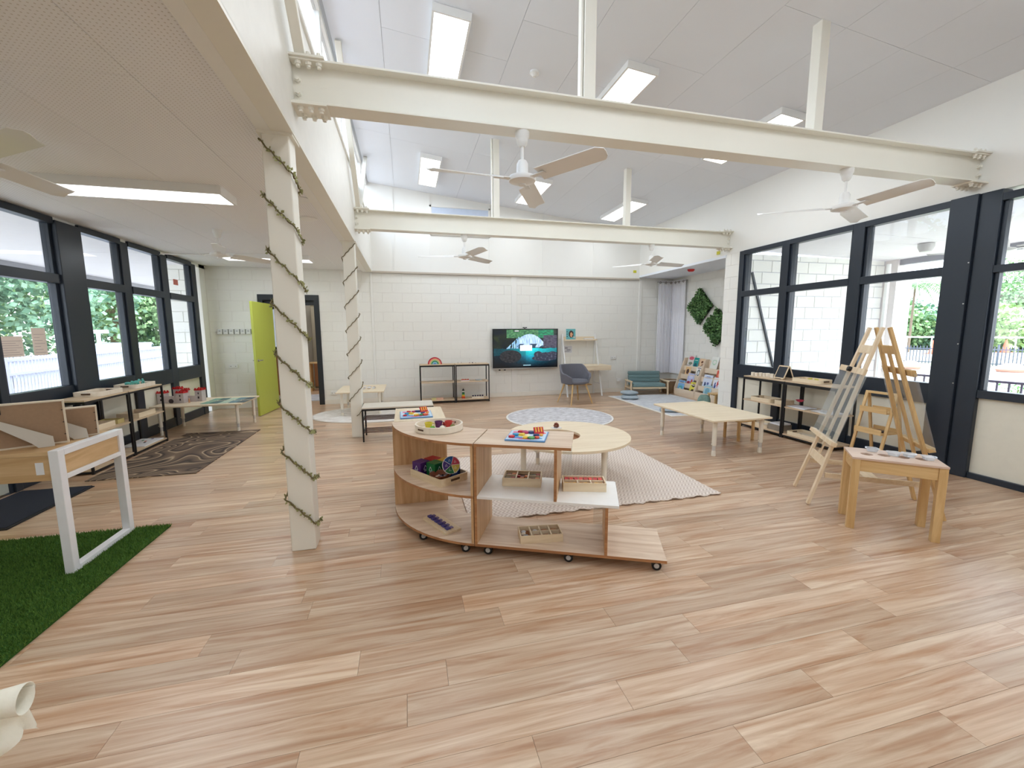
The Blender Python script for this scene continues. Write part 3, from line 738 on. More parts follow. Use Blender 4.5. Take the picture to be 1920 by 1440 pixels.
# puzzle boards
def puzzle(lab, x, y, rz, w, d, seed):
    t = thing('puzzle_board', lab, 'puzzle', (x, y, ZT), rz)
    MB().box(-w / 2, w / 2, -d / 2, d / 2, 0, .012).build('board', col('board_blue', (104, 150, 200)), t, bevel=.004)
    M = Matrix.Translation((0, -d / 2 + .006, .0125)) @ Matrix.Rotation(-PI / 2, 4, 'X')
    f = blobs((196, 220, 240), [(.22, .25, .2, .14, (70, 150, 210)), (.75, .2, .18, .12, (60, 150, 200)), (.4, .5, .16, .2, (240, 236, 200)), (.5, .12, .3, .06, (190, 60, 120)), (.85, .8, .12, .12, (236, 120, 130)), (.15, .8, .1, .12, (226, 110, 150))])
    p_ = paint('printed_top', w - .012, d - .012, 30, 22, f, t, Matrix.Translation((0, -(d - .012) / 2, .0125)) @ Matrix.Rotation(-PI / 2, 4, 'X') @ Matrix.Scale(1, 4))
    rng = random.Random(seed); cs = [(200, 40, 50), (236, 200, 70), (40, 60, 110), (220, 90, 60), (70, 160, 200), (180, 50, 100), (90, 160, 90), (240, 170, 80)]
    for k in range(11):
        c = cs[k % 8]; n = rng.randint(5, 8); r0 = rng.uniform(.016, .03)
        poly = [(r0 * rng.uniform(.6, 1.3) * math.cos(2 * PI * i / n), r0 * rng.uniform(.6, 1.2) * math.sin(2 * PI * i / n)) for i in range(n)]
        px = (-.36 + .72 * ((k * 3) % 11) / 10) * w; py = (-.30 + .28 * (k % 3)) * d + rng.uniform(-.01, .01)
        o = MB().prism(poly, 0, .012).build('puzzle_piece', col('piece_%d' % (k % 8), c), t, bevel=.002); o.location = (px, py, .013); o.rotation_euler = (0, 0, rng.uniform(0, 6))
    o = MB().box(-.035, .035, -.004, .004, 0, .05).build('standing_piece', col('piece_0', cs[0]), t, bevel=.002); o.location = (w * .28, d * .2, .013); o.rotation_euler = (-.6, 0, .4)
    for k in (-1, 0, 1): MB().box(-.004 + k * .02, .004 + k * .02, -.0055, -.004, .012, .046).build('yellow_bar', col('piece_1', cs[1]), o)
puzzle('blue puzzle board with mixed pieces on the straight shelf top, right', .785, 2.705, AB, .27, .26, 1)
puzzle('blue puzzle board with mixed pieces on the straight shelf top, left', .06, 3.69, .02, .27, .30, 2)

def lidless_box(nm, lab, x, y, z, rz, w, d, h, cells, m=PINEX, cat='box', grp=None, inside=(150, 96, 60), th=.008, bed=.005):
    t = thing(nm, lab, cat, (x, y, z), rz, grp)
    MB().box(-w / 2 + .001, w / 2 - .001, -d / 2 + .001, d / 2 - .001, 0, bed).build('base', col('box_in_%d_%d' % (inside[0], inside[1]), inside, .7), t)
    for b in ((-w / 2, w / 2, -d / 2, -d / 2 + th), (-w / 2, w / 2, d / 2 - th, d / 2), (-w / 2, -w / 2 + th, -d / 2 + th, d / 2 - th), (w / 2 - th, w / 2, -d / 2 + th, d / 2 - th)):
        MB().box(b[0], b[1], b[2], b[3], .0, h).build('side', m, t, bevel=.001)
    for b in cells: MB().box(b[0] * w, b[1] * w, b[2] * d, b[3] * d, .005, h - .004).build('partition', PALE, t)
    return t
def pieces(nm, parent_lab, grp, x, y, z, rz, pts, shape, cols, cat='block'):
    for i, (dx, dy) in enumerate(pts):
        o = shape(i).build(nm, cols[i % len(cols)], bevel=.0015); ax, ay = rotz(dx, dy, rz); o.location = (x + ax, y + ay, z); o.rotation_euler = (0, 0, rz + (i % 3 - 1) * .12)
        tag(o, parent_lab.replace('#', ORD[i % 10]), cat, grp)
# box 1 (three cells dark)
bx_ = lidless_box('sorting_box', 'three-cell wooden box of dark pieces on the white middle board', .775, 2.79, .42, AB + .06, .27, .17, .06, [(-.17, -.14, -.45, .45), (.14, .17, -.45, .45), (-.45, -.17, -.01, .02), (.17, .45, -.01, .02)], inside=(70, 44, 30), bed=.034)
RC = [col('chip_brown', (120, 56, 34)), col('chip_amber', (196, 110, 40)), col('chip_olive', (70, 66, 40)), col('chip_red', (150, 40, 34))]
pts = [(-.1 + .035 * i, .04) for i in range(2)] + [(-.1 + .035 * i, -.04) for i in range(2)] + [(-.03 + .03 * (i % 3), -.04 + .04 * (i // 3)) for i in range(6)] + [(.075 + .033 * i, .04) for i in range(2)] + [(.075 + .033 * i, -.04) for i in range(2)]
pieces('small_block', 'small dark wooden block in the three-cell box', 'dark blocks in the three-cell box', .775, 2.79, .4545, AB + .06, pts, lambda i: MB().box(-.014, .014, -.013, .013, 0, .012 + .005 * (i % 2)), RC)
# box 2
b2x, b2y, b2r = 1.155, 2.585, AB + .12
lidless_box('sorting_box', 'wooden box with red blocks in a row, right end of the white board', b2x, b2y, .42, b2r, .29, .15, .06, [(-.46, .46, -.02, .02), (-.17, -.14, -.45, -.02), (.14, .17, -.45, -.02)], inside=(170, 70, 50), bed=.03)
pieces('red_block', '# red block from the left in the back row of the wooden box', 'red blocks in the wooden box', b2x, b2y, .4505, b2r, [(-.115 + .033 * i, .035) for i in range(8)], lambda i: MB().box(-.013, .013, -.024, .024, 0, .024), [col('block_red', (190, 40, 40)), col('block_red2', (206, 64, 50))])
pieces('yellow_block', '# ochre block from the left in the front cells of the wooden box', 'ochre blocks in the wooden box', b2x, b2y, .4505, b2r, [(-.122 + .03 * i + .012 * (i // 3), -.035) for i in range(8)], lambda i: MB().box(-.012, .012, -.02, .02, 0, .015), [col('block_ochre', (206, 160, 70)), col('block_tan', (190, 140, 80))])
# box 3
b3x, b3y, b3r = .845, 2.60, AB + .30
lidless_box('sorting_box', 'eight-cell wooden sorting box on the bottom board', b3x, b3y, .088, b3r, .29, .15, .055, [(-.24, -.21, -.45, .45), (-.01, .02, -.45, .45), (.22, .25, -.45, .45), (-.21, .46, -.02, .02)], inside=(150, 100, 68), bed=.022)
pieces('shell', '# shell of the eight-cell sorting box, counted from the left', 'shells in the sorting box', b3x, b3y, .1105, b3r, [(-.11, .03), (-.1, -.03), (-.115, 0), (-.03, .035)], lambda i: MB().ell((0, 0, .011), (.018, .012, .01), 8, 6), [col('shell_a', (210, 214, 220)), col('shell_b', (150, 160, 170)), col('shell_c', (226, 214, 200))], 'shell')
pieces('brown_block', 'brown block in a small cell of the eight-cell box, %s from the left' % ORD[0] if False else '# brown block of the eight-cell sorting box, counted from the left', 'brown blocks in the sorting box', b3x, b3y, .1105, b3r, [(-.03, -.035), (.035, .035), (.035, -.035), (.1, .035), (.1, -.035)], lambda i: MB().box(-.018, .018, -.012, .012, 0, .014), [col('bb_1', (150, 96, 60)), col('bb_2', (176, 120, 76))])
# purple inset board
px_, py_, pr_ = .205, 2.97, math.atan2(2.81 - 3.08, .22 - .09)
t = thing('counting_board', 'pale board with six purple block pairs on the curved bottom shelf', 'counting board', (px_, py_, .088), pr_)
MB().box(-.165, .165, -.065, .065, 0, .016).build('board', PINEX, t, bevel=.001)
for k in range(6):
    MB().box(-.15 + k * .05, -.115 + k * .05, -.035, -.002, .016, .028).build('purple_block', col('purple_dark', (70, 64, 130)), t, bevel=.001)
    MB().box(-.145 + k * .05, -.12 + k * .05, .004, .022, .016, .024).build('purple_block', col('purple_light', (120, 104, 150)), t, bevel=.001)
# rectangular tray on the middle board with cubes, bowl, wheel
trx, try_, trr = .185, 3.02, math.atan2(2.80 - 3.16, .24 + .0)
trr = -.996
def corner_tray(nm, lab, x, y, z, rz, w, d, h, m=PINEX, inside=(74, 50, 40), grp=None):
    t = thing(nm, lab, 'tray', (x, y, z), rz, grp); n = 6; R = .03
    def rr(w, d, R):
        o = []
        for cx, cy, a in ((w / 2 - R, d / 2 - R, 0), (-w / 2 + R, d / 2 - R, PI / 2), (-w / 2 + R, -d / 2 + R, PI), (w / 2 - R, -d / 2 + R, 1.5 * PI)):
            o += [(cx + R * math.cos(a + PI / 2 * i / n), cy + R * math.sin(a + PI / 2 * i / n)) for i in range(n + 1)]
        return o
    MB().prism(rr(w - .014, d - .014, R - .006), 0, .008).build('base', col('tray_in_%d' % inside[0], inside, .6), t)
    a = rr(w, d, R); b = rr(w - .02, d - .02, R - .008); N = len(a)
    vs = [(x_, y_, zz) for zz in (0, h) for x_, y_ in a] + [(x_, y_, zz) for zz in (.008, h) for x_, y_ in b]
    fs = []
    for i in range(N):
        j = (i + 1) % N
        fs += [(i, j, j + N, i + N), (i + N, j + N, j + 3 * N, i + 3 * N), (i + 3 * N, j + 3 * N, j + 2 * N, i + 2 * N), (i, i + 2 * N, j + 2 * N, j)]
    MB().add(vs, fs).build('rim', m, t, True)
    for sx in (-1, 1): MB().box(sx * w / 2 - .011, sx * w / 2 + .0008 * sx + (0 if sx > 0 else 0), -.04, .04, h * .42, h * .72).build('hand_hole', mat('hole_dark', (88, 66, 48), .8), t)
    return t
corner_tray('wooden_tray', 'pale wooden tray holding coloured cubes on the curved middle shelf', .20, 3.06, .42, trr, .39, .26, .055)
TR = trr
def tri_icon(parent, z, s, face, m):
    for rot in face:
        M = Matrix.Rotation(rot, 4, 'Z') @ Matrix.Translation((0, -s / 2 - .0006, z))
        p = [Vector((-.016, 0, -.012)), Vector((.016, 0, -.012)), Vector((0, 0, .018))]
        b = MB()
        for i in range(3): b.beam(M @ p[i], M @ p[(i + 1) % 3], .003, .0012, M.to_3x3() @ Vector((0, 1, 0)))
        for k in range(2): b.beam(M @ Vector((-.012, 0, -.02 - .006 * k)), M @ Vector((.012, 0, -.02 - .006 * k)), .0028, .0012, M.to_3x3() @ Vector((0, 1, 0)))
        b.build('triangle_symbol', m, parent)
WI = col('white_print', (235, 235, 238))
def tl(dx, dy, x=.20, y=3.06, a=TR):
    ax, ay = rotz(dx, dy, a); return x + ax, y + ay
for (dx, dy, c, nm) in ((-.135, -.06, (76, 34, 110), 'purple'), (-.135, .045, (170, 34, 40), 'red'), (-.035, -.005, (30, 110, 60), 'green'), (-.03, .085, (206, 160, 50), 'yellow'), (.065, .07, (36, 80, 170), 'blue')):
    s = .092; x, y = tl(dx, dy)
    o = MB().box(-s / 2, s / 2, -s / 2, s / 2, 0, s + .01).build('picture_cube', col('cube_' + nm, c, .35), bevel=.003); o.location = (x, y, .4285); o.rotation_euler = (0, 0, TR + .12)
    tag(o, nm + ' cube with white triangle symbols in the wooden tray', 'cube', 'coloured cubes in the wooden tray')
    tri_icon(o, .058, s, (0, PI / 2), WI)
x, y = tl(.085, -.045)
o = MB().lathe([(0, 0), (.035, 0), (.06, .02), (.082, .052), (.077, .052), (.055, .022), (0, .01)], n=28).build('wooden_bowl', wood('bowl_wood', (120, 62, 34), (160, 92, 56), 'X', .35), smooth=True); o.location = (x, y, .4285)
tag(o, 'brown wooden bowl of small tokens in the pale tray', 'bowl')
for k in range(9):
    a = k * 2.4; r = .012 + .004 * k
    q = MB().ell((0, 0, 0), (.011, .009, .006), 8, 5).build('token', [col('tok_dark', (50, 40, 44)), col('tok_pale', (220, 200, 190)), col('tok_grey', (140, 140, 150))][k % 3], smooth=True); q.location = (x + r * math.cos(a), y + r * math.sin(a), .4285 + .031 + .0025 * (k % 3)); tag(q, 'small token lying in the brown bowl', 'token', 'tokens in the brown bowl')
t = thing('colour_wheel', 'round five-colour spinner wheel with triangle symbols leaning on the bowl', 'spinner', (*tl(.125, .02), .5350), (1.25, 0, .1))
R_ = .061
MB().cyl((0, 0, -.004), (0, 0, .004), R_ + .004, n=40).build('rim_disc', col('white_print', (235, 235, 238)), t, True)
for k, c in enumerate(((196, 70, 96), (36, 90, 170), (66, 46, 130), (40, 120, 70), (206, 190, 90))):
    aa = [k * 2 * PI / 5 + .03 + (2 * PI / 5 - .06) * i / 8 for i in range(9)]
    MB().prism([(.003 * math.cos(aa[4]), .003 * math.sin(aa[4]))] + [(R_ * math.cos(a), R_ * math.sin(a)) for a in aa], .004, .0052).build('segment', col('seg_%d' % k, c), t)
    m = aa[4]; cx, cy_ = .036 * math.cos(m), .036 * math.sin(m)
    b = MB(); p = [(cx - .008, cy_ - .006), (cx + .008, cy_ - .006), (cx, cy_ + .009)]
    for i in range(3): b.beam((*p[i], .0055), (*p[(i + 1) % 3], .0055), .0016, .0008)
    b.build('triangle_symbol', WI, t)
MB().beam((0, .012, .0068), (-.008, -.035, .0068), .005, .002).build('spinner_arrow', BLACKPL, t)

# ================================================================== ROUND TABLE, RUGS
def herring():
    m, n, l, p = pbase('beige_chevron_rug')
    g_ = n.new('ShaderNodeTexCoord'); sx = n.new('ShaderNodeSeparateXYZ'); l.new(g_.outputs['Object'], sx.inputs[0])
    w = n.new('ShaderNodeTexWave'); w.wave_type = 'BANDS'; w.bands_direction = 'X'; w.inputs['Scale'].default_value = 8.5
    f = n.new('ShaderNodeMath'); f.operation = 'PINGPONG'; l.new(sx.outputs['Y'], f.inputs[0]); f.inputs[1].default_value = .04
    s = n.new('ShaderNodeMath'); s.operation = 'MULTIPLY_ADD'; l.new(f.outputs[0], s.inputs[0]); s.inputs[1].default_value = .8; l.new(sx.outputs['X'], s.inputs[2])
    c = n.new('ShaderNodeCombineXYZ'); l.new(s.outputs[0], c.inputs[0]); l.new(c.outputs[0], w.inputs[0])
    r = n.new('ShaderNodeValToRGB'); r.color_ramp.elements[0].position = .25; r.color_ramp.elements[1].position = .6
    r.color_ramp.elements[0].color = rgb(206, 190, 178); r.color_ramp.elements[1].color = rgb(230, 218, 208); l.new(w.outputs['Fac'], r.inputs[0])
    l.new(r.outputs[0], p.inputs['Base Color']); p.inputs['Roughness'].default_value = .95; p.inputs['Specular IOR Level'].default_value = .1
    b = n.new('ShaderNodeBump'); b.inputs['Strength'].default_value = .5; b.inputs['Distance'].default_value = .004; l.new(w.outputs['Fac'], b.inputs['Height']); l.new(b.outputs[0], p.inputs['Normal']); return m
nx, ny = 60, 36; vs = []; rw, rd = 2.32, 1.72
for k in (0, 1):
    for j in range(ny + 1):
        for i in range(nx + 1):
            x = (i / nx - .5) * rw; y = (j / ny - .5) * rd
            e = max(0, 1 - j / ny * 14); y += e * .012 * math.sin(i * 1.9) * (1 if k else 1); z = .003 + e * .010 * (1 + math.sin(i * 1.1)) / 2
            vs.append((x, y, z + (.007 if k else 0)))
N = (nx + 1) * (ny + 1); fs = []
for j in range(ny):
    for i in range(nx):
        a = j * (nx + 1) + i; fs.append((a, a + nx + 1, a + nx + 2, a + 1)); fs.append((a + N, a + 1 + N, a + nx + 2 + N, a + nx + 1 + N))
for i in range(nx):
    fs.append((i, i + 1, i + 1 + N, i + N)); a = ny * (nx + 1) + i; fs.append((a + 1, a, a + N, a + 1 + N))
for j in range(ny):
    a = j * (nx + 1); fs.append((a + nx + 1, a, a + N, a + nx + 1 + N)); a += nx; fs.append((a, a + nx + 1, a + nx + 1 + N, a + N))
o = MB().add(vs, fs).build('woven_rug', herring(), smooth=True); o.location = (1.60, 3.97, .0); tag(o, 'beige chevron-woven rug under the round table', 'rug')

def rug_mat(name, c1, c2, sc):
    m, n, l, p = pbase(name); t_ = n.new('ShaderNodeTexCoord'); z = n.new('ShaderNodeTexNoise'); z.inputs['Scale'].default_value = sc; z.inputs['Detail'].default_value = 8; z.inputs['Roughness'].default_value = .7
    mp_ = n.new('ShaderNodeMapping'); mp_.inputs['Scale'].default_value = (1, 2.6, 1); l.new(t_.outputs['Object'], mp_.inputs[0]); l.new(mp_.outputs[0], z.inputs[0])
    r = n.new('ShaderNodeValToRGB'); r.color_ramp.elements[0].position = .38; r.color_ramp.elements[1].position = .6; r.color_ramp.elements[0].color = rgb(*c1); r.color_ramp.elements[1].color = rgb(*c2)
    l.new(z.outputs[0], r.inputs[0]); l.new(r.outputs[0], p.inputs['Base Color']); p.inputs['Roughness'].default_value = .95; p.inputs['Specular IOR Level'].default_value = .1; return m
def disc_rug(lab, x, y, rx, ry, m, border):
    t = thing('round_rug', lab, 'rug', (x, y, 0)); n = 64
    MB().prism([((rx - .03) * math.cos(2 * PI * i / n), (ry - .03) * math.sin(2 * PI * i / n)) for i in range(n)], .001, .012).build('pile', m, t)
    vs = [(r_[0] * math.cos(2 * PI * i / n), r_[1] * math.sin(2 * PI * i / n), r_[2]) for r_ in ((rx, ry, .001), (rx, ry, .009), (rx - .032, ry - .032, .011), (rx - .032, ry - .032, .001)) for i in range(n)]
    MB().add(vs, [(k * n + i, k * n + (i + 1) % n, ((k + 1) % 4) * n + (i + 1) % n, ((k + 1) % 4) * n + i) for k in range(4) for i in range(n)]).build('binding', border, t)
disc_rug('round mottled grey rug beyond the round table', 2.55, 6.78, .93, .90, rug_mat('mottled_grey', (176, 172, 174), (222, 220, 222), 9), mat('rug_binding', (232, 228, 222), .9))
disc_rug('round pale marbled rug under the small white table', -.53, 7.98, 1.15, .82, rug_mat('marbled_pale', (206, 198, 190), (236, 232, 228), 4), mat('rug_binding2', (214, 206, 196), .9))

def adj_leg(parent, x, y, h, r=.022, m=None):
    m = m or mat('table_leg_cream', (232, 224, 208), .45)
    l_ = MB().cyl((0, 0, h * .30), (0, 0, h), r, n=18).build('leg', m, parent, True); l_.location = (x, y, 0)
    MB().cyl((0, 0, .06), (0, 0, h * .34), r * .78, n=16).build('leg_tube', mat('table_leg_grey', (206, 200, 192), .35), l_, True)
    MB().lathe([(r * .95, .0), (r * .95, .05), (r * .75, .07), (0, .07)], n=16).build('foot', m, l_, True)
    MB().cyl((-r - .012, 0, h * .34), (-r * .7, 0, h * .34), .006, n=8).build('leg_knob', m, l_)
t = thing('round_table', 'round pale birch table with a sunken centre on the beige rug', 'table', (1.55, 3.88, .0105), .0)
RT = .62; RH = .235; n = 64; hx, hy = -.115, .01
vs = []; 
for r_, z in ((RT, .425), (RT, .45), (RH, .45), (RH, .425)):
    for i in range(n):
        a = 2 * PI * i / n; cx, cy_ = (0, 0) if r_ == RT else (hx, hy); vs.append((cx + r_ * math.cos(a), cy_ + r_ * math.sin(a), z))
MB().add(vs, [(k * n + i, k * n + (i + 1) % n, ((k + 1) % 4) * n + (i + 1) % n, ((k + 1) % 4) * n + i) for k in range(4) for i in range(n)]).build('tabletop', PALE, t, bevel=.003)
MB().lathe([(0, .395), (RH + .012, .395), (RH + .012, .424), (RH + .001, .424), (RH + .001, .40), (0, .40)], (hx, hy, 0), 48).build('centre_well', wood('well_wood', (140, 96, 64), (176, 128, 92), 'X', .5), t)
for a in (107, 17, -73, 197): adj_leg(t, .53 * math.cos(math.radians(a)), .53 * math.sin(math.radians(a)), .424, .026)
t = thing('specimen_card', 'small brown cone on a white card at the far side of the round table', 'ornament', (1.535, 4.17, .4610), .1)
MB().box(-.05, .05, -.035, .035, 0, .004).build('card', WI, t)
b = MB()
for k in range(26):
    a = k * 2.4; z = .010 + .0017 * k; r = .032 * math.sin(min(1, (k + 4) / 16) * PI * .55) * (1 - k / 40); b.ell((r * math.cos(a), r * math.sin(a), z), (.010, .010, .006), 6, 4)
b.build('cone', mat('cone_brown', (130, 66, 48), .7), t)

# ================================================================== BENCH AT FAR COLUMN
t = thing('shoe_bench', 'long pale bench with black metal legs and wire racks, beside the far column', 'bench', (-.62, 5.90, 0))
BL_, BD = .96, .42
MB().box(0, BL_, 0, BD, .455, .475).build('seat_board', wood('bench_board', (206, 198, 184), (224, 216, 202), 'X', .5), t, bevel=.003)
fr = MB()
MB().box(0, BL_, .0, .02, .43, .4545).box(0, BL_, BD - .02, BD, .43, .4545).box(0, .02, .02, BD - .02, .43, .4545).box(BL_ - .02, BL_, .02, BD - .02, .43, .4545).build('top_frame', DARK, t)
for x in (.0, BL_ - .02):
    for y in (0, BD - .02): MB().box(x, x + .02, y, y + .02, 0, .4299).build('leg', DARK, t)
for z in (.12, .30):
    for y in (.05, .12, .19, .26, .33): MB().cyl((.02, y, z), (BL_ - .02, y, z), .006, n=8).build('rack_bar', mat('rack_brown', (84, 56, 52), .4), t)
    MB().box(.0, .02, .02, BD - .02, z - .008, z + .008).box(BL_ - .02, BL_, .02, BD - .02, z - .008, z + .008).build('rack_rail', DARK, t)

# small white table at back left
def rect_table(lab, x0, x1, y0, y1, z, legs, m, rr=.025, inset=0, name='activity_table'):
    cx, cy_ = (x0 + x1) / 2, (y0 + y1) / 2; t = thing(name, lab, 'table', (cx, cy_, 0))
    MB().box(x0 - cx, x1 - cx, y0 - cy_, y1 - cy_, z - .024, z).build('tabletop', m, t, bevel=.006, seg=3)
    for (x, y) in legs: adj_leg(t, x - cx, y - cy_, z - .025, rr)
    return t
rect_table('small square white-topped table on the marbled rug by the back wall', -1.24, -.42, 7.78, 8.78, .44, [(-1.15, 7.87), (-.51, 7.87), (-1.15, 8.69), (-.51, 8.69)], PALE)
# crumpled papers / shells on it
b = MB(); rng = random.Random(5)
for k in range(12):
    o = MB().ell((0, 0, .008), (rng.uniform(.03, .05), rng.uniform(.02, .035), .008), 8, 5).build('white_shape', [WI, col('pale_stone', (206, 204, 204)), col('tan_stone', (190, 170, 150))][k % 3], smooth=True)
    o.location = (-.88 + .085 * (k % 4), 8.15 + .12 * (k // 4), .4405); o.rotation_euler = (0, 0, k); tag(o, 'pale stone on the small back table, %s from the left, %s row' % (ORD[k % 4], ('front', 'middle', 'rear')[k // 4]), 'stone', 'pale stones on the small table')
rect_table('long pale table with flat cards and a toy castle by the left windows', -3.60, -2.43, 6.98, 7.80, .44, [(-3.52, 7.07), (-2.52, 7.07), (-3.52, 7.70), (-2.50, 7.70)], PALE, .022)
# right rectangular table (rotated slightly): corners (3.43,5.2),(4.2,5.15),(4.2,4.0),(3.43,4.05)
rect_table('long pale birch table in front of the right wall shelves', 3.42, 4.26, 4.05, 5.27, .455, [(3.53, 4.15), (4.18, 4.13), (3.53, 5.20), (4.18, 5.18)], PALE, .026)
# stool under it: little wooden stools between table and shelf
def stool(lab, x, y, rz=0):
    t = thing('wooden_stool', lab, 'stool', (x, y, 0), rz, 'low stools tucked under the birch table')
    MB().box(-.14, .14, -.14, .14, .26, .28).build('seat', HONEYX, t, bevel=.004)
    for sx in (-1, 1):
        for sy in (-1, 1): MB().box(sx * .12 - .014, sx * .12 + .014, sy * .12 - .014, sy * .12 + .014, 0, .26).build('leg', HONEY, t)
stool('low wooden stool under the birch table, nearer the viewer', 4.44, 4.76, .05)

# ================================================================== METAL FRAMED LOW SHELVES
BOARD = wood('shelf_board', (196, 170, 138), (220, 196, 166), 'Y', .5, 5, 8)
BOARDX = wood('shelf_board_x', (196, 170, 138), (220, 196, 166), 'X', .5, 5, 8)
def metal_shelf(lab, x, y, rz, L, D, H=.80, mid=.43, low=.05, beam=.03, grp=None):
    """front face along local x at y=0"""
    t = thing('metal_shelf', lab, 'shelf', (x, y, 0), rz, grp); q = .02
    for nm, z in (('top_board', H - .0), ('middle_board', mid), ('bottom_board', low)):
        MB().box(.004, L - .004, .004, D - .004, z - .016, z).build(nm, BOARDX, t)
    for a in (0, L - q):
        for b in (0, D - q): MB().box(a, a + q, b, b + q, 0, H - .017).build('post', DARK, t)
    for z, h in ((H - .017, beam), (low - .017, .02)):
        MB().box(q, L - q, 0, q * .8, z - h, z).box(q, L - q, D - q * .8, D, z - h, z).box(0, q, q, D - q, z - .02, z).box(L - q, L, q, D - q, z - .02, z).build('frame_rail', DARK, t)
    return t
metal_shelf('open metal shelf below the television wall, left bay with the rainbow', .25, 8.76, 0, .72, .34, .815, .445, .065)
metal_shelf('open metal shelf below the television wall, right bay with the stacked tower', .98, 8.76, 0, .72, .34, .815, .445, .065)
# right wall: faces -X, local x runs toward -Y
metal_shelf('open metal shelf under the right windows, bay nearest the block pier', 5.06, 5.40, -PI / 2, .73, .33, .80, .44, .06, .035)
metal_shelf('open metal shelf under the right windows, bay behind the easel', 5.06, 4.66, -PI / 2, .73, .33, .80, .44, .06, .035)
# left wall: faces +X, local x runs toward +Y
metal_shelf('open metal shelf under the left windows, bay beside the castle table', -3.27, 5.985, PI / 2, .72, .32, .80, .43, .05, .02)
metal_shelf('open metal shelf under the left windows, bay behind the photo frames', -3.27, 5.255, PI / 2, .72, .32, .80, .43, .05, .02)

# things on the back shelves
t = thing('rainbow_stacker', 'wooden rainbow arch toy on the left bay top by the television', 'toy', (.565, 8.90, .8155))
rc = [(176, 34, 44), (236, 132, 130), (226, 196, 130), (160, 200, 140), (20, 120, 90), (150, 214, 220), (110, 150, 210)]
for i, c in enumerate(rc):
    ro = .145 - i * .0185; ri = ro - .0175 if i < 6 else 0; n = 20
    pts = [(ro * math.cos(PI * k / n), ro * math.sin(PI * k / n)) for k in range(n + 1)]; q = [(ri * math.cos(PI * k / n), ri * math.sin(PI * k / n)) for k in range(n, -1, -1)] if ri else []
    b = MB(); P_ = pts + q; N = len(P_); vs = [(x, yy, z) for yy in (-.035, .035) for x, z in P_]
    fs = [(k, (k + 1) % N, (k + 1) % N + N, k + N) for k in range(N)]
    if q:
        for k in range(n): fs += [(k + 1, k, N - 1 - k, N - 2 - k), (k + N, k + 1 + N, 2 * N - 2 - k, 2 * N - 1 - k)]
    else: fs += [tuple(reversed(range(N))), tuple(range(N, 2 * N))]
    b.add(vs, fs).build('arch', col('arch_%d' % i, c), t)
for k, (x, lab) in enumerate(((1.05, 'tiny figure on the shelf top left of the television'), (1.12, 'tiny second figure on the shelf top left of the television'))):
    o = MB().lathe([(0, 0), (.008, 0), (.006, .02), (.009, .03), (0, .04)], n=8).build('peg_figure', col('peg', (200, 190, 180))); o.location = (x, 8.9, .8155); tag(o, lab, 'figure')
for k, x in enumerate((1.30, 1.36, 1.43)):
    o = MB().ell((0, 0, .012), (.016, .016, .012), 8, 6).build('bead', col('bead_%d' % k, [(190, 170, 160), (120, 110, 110), (206, 196, 180)][k])); o.location = (x, 8.9, .8155); tag(o, ['pale', 'grey', 'cream'][k] + ' bead on the right bay top left of the television', 'bead')
t = thing('red_toy_set', 'red and white toy pieces on the middle board under the television side', 'toy', (1.19, 8.88, .4455))
MB().box(-.09, .09, -.05, .05, 0, .012).build('base', WI, t)
for k in range(6): MB().ell((-.07 + k * .028, -.01 + .02 * (k % 2), .026), (.016, .014, .014), 8, 6).build('piece', col('toy_red' if k % 2 else 'toy_orange', (196, 50, 44) if k % 2 else (220, 120, 70)), t)
o = MB().lathe([(0, 0), (.07, 0), (.078, .02), (.07, .02), (.065, .008), (0, .008)], n=20).build('glass_dish', mat('dish_grey', (200, 206, 208), .2), smooth=True); o.location = (1.49, 8.9, .4455); tag(o, 'shallow pale dish on the middle board near the television', 'dish')
t = thing('stacking_tower', 'tall rainbow stacking tower on the bottom board by the television', 'toy', (1.15, 8.9, .0655))
for k, (c, h, w) in enumerate((((196, 60, 40), .03, .07), ((226, 120, 40), .025, .064), ((230, 190, 60), .025, .058), ((70, 150, 80), .025, .054), ((30, 100, 60), .03, .05), ((236, 236, 230), .03, .04))):
    z = (0, .03, .055, .08, .105, .135)[k]; MB().box(-w / 2, w / 2, -w / 2, w / 2, z, z + h - .001).build('tower_block', col('tower_%d' % k, c), t, bevel=.002)
MB().lathe([(0, .165), (.03, .165), (0, .22)], n=4).build('tower_roof', col('roof_dark', (44, 40, 44)), t)
t = thing('counting_rail', 'cream tray with five dark balls on the bottom board by the television', 'toy', (1.46, 8.88, .0655))
MB().box(-.13, .13, -.04, .04, 0, .035).build('tray', LBIRCH, t)
for k in range(5): MB().ell((-.104 + .052 * k, -.01, .05), (.021, .021, .017), 10, 6).build('dark_ball', col('ball_navy', (34, 28, 64), .3), t, True)
t = thing('pastel_blocks', 'yellow and pink flat block set on the bottom board of the left bay', 'toy', (.60, 8.88, .0655))
MB().box(-.12, -.03, -.06, .06, 0, .035).build('yellow_block', col('pastel_yellow', (222, 212, 150)), t, bevel=.002); MB().box(-.028, .12, -.06, .06, 0, .035).build('pink_block', col('pastel_pink', (226, 180, 156)), t, bevel=.002)
o = MB().box(-.2, .2, -.11, .11, 0, .008).build('fabric_mat', mat('thin_cloth', (204, 190, 168), .9, bump=.3)); o.location = (.60, 8.9, .4455); tag(o, 'thin beige cloth lying on the middle board of the rainbow bay', 'cloth')

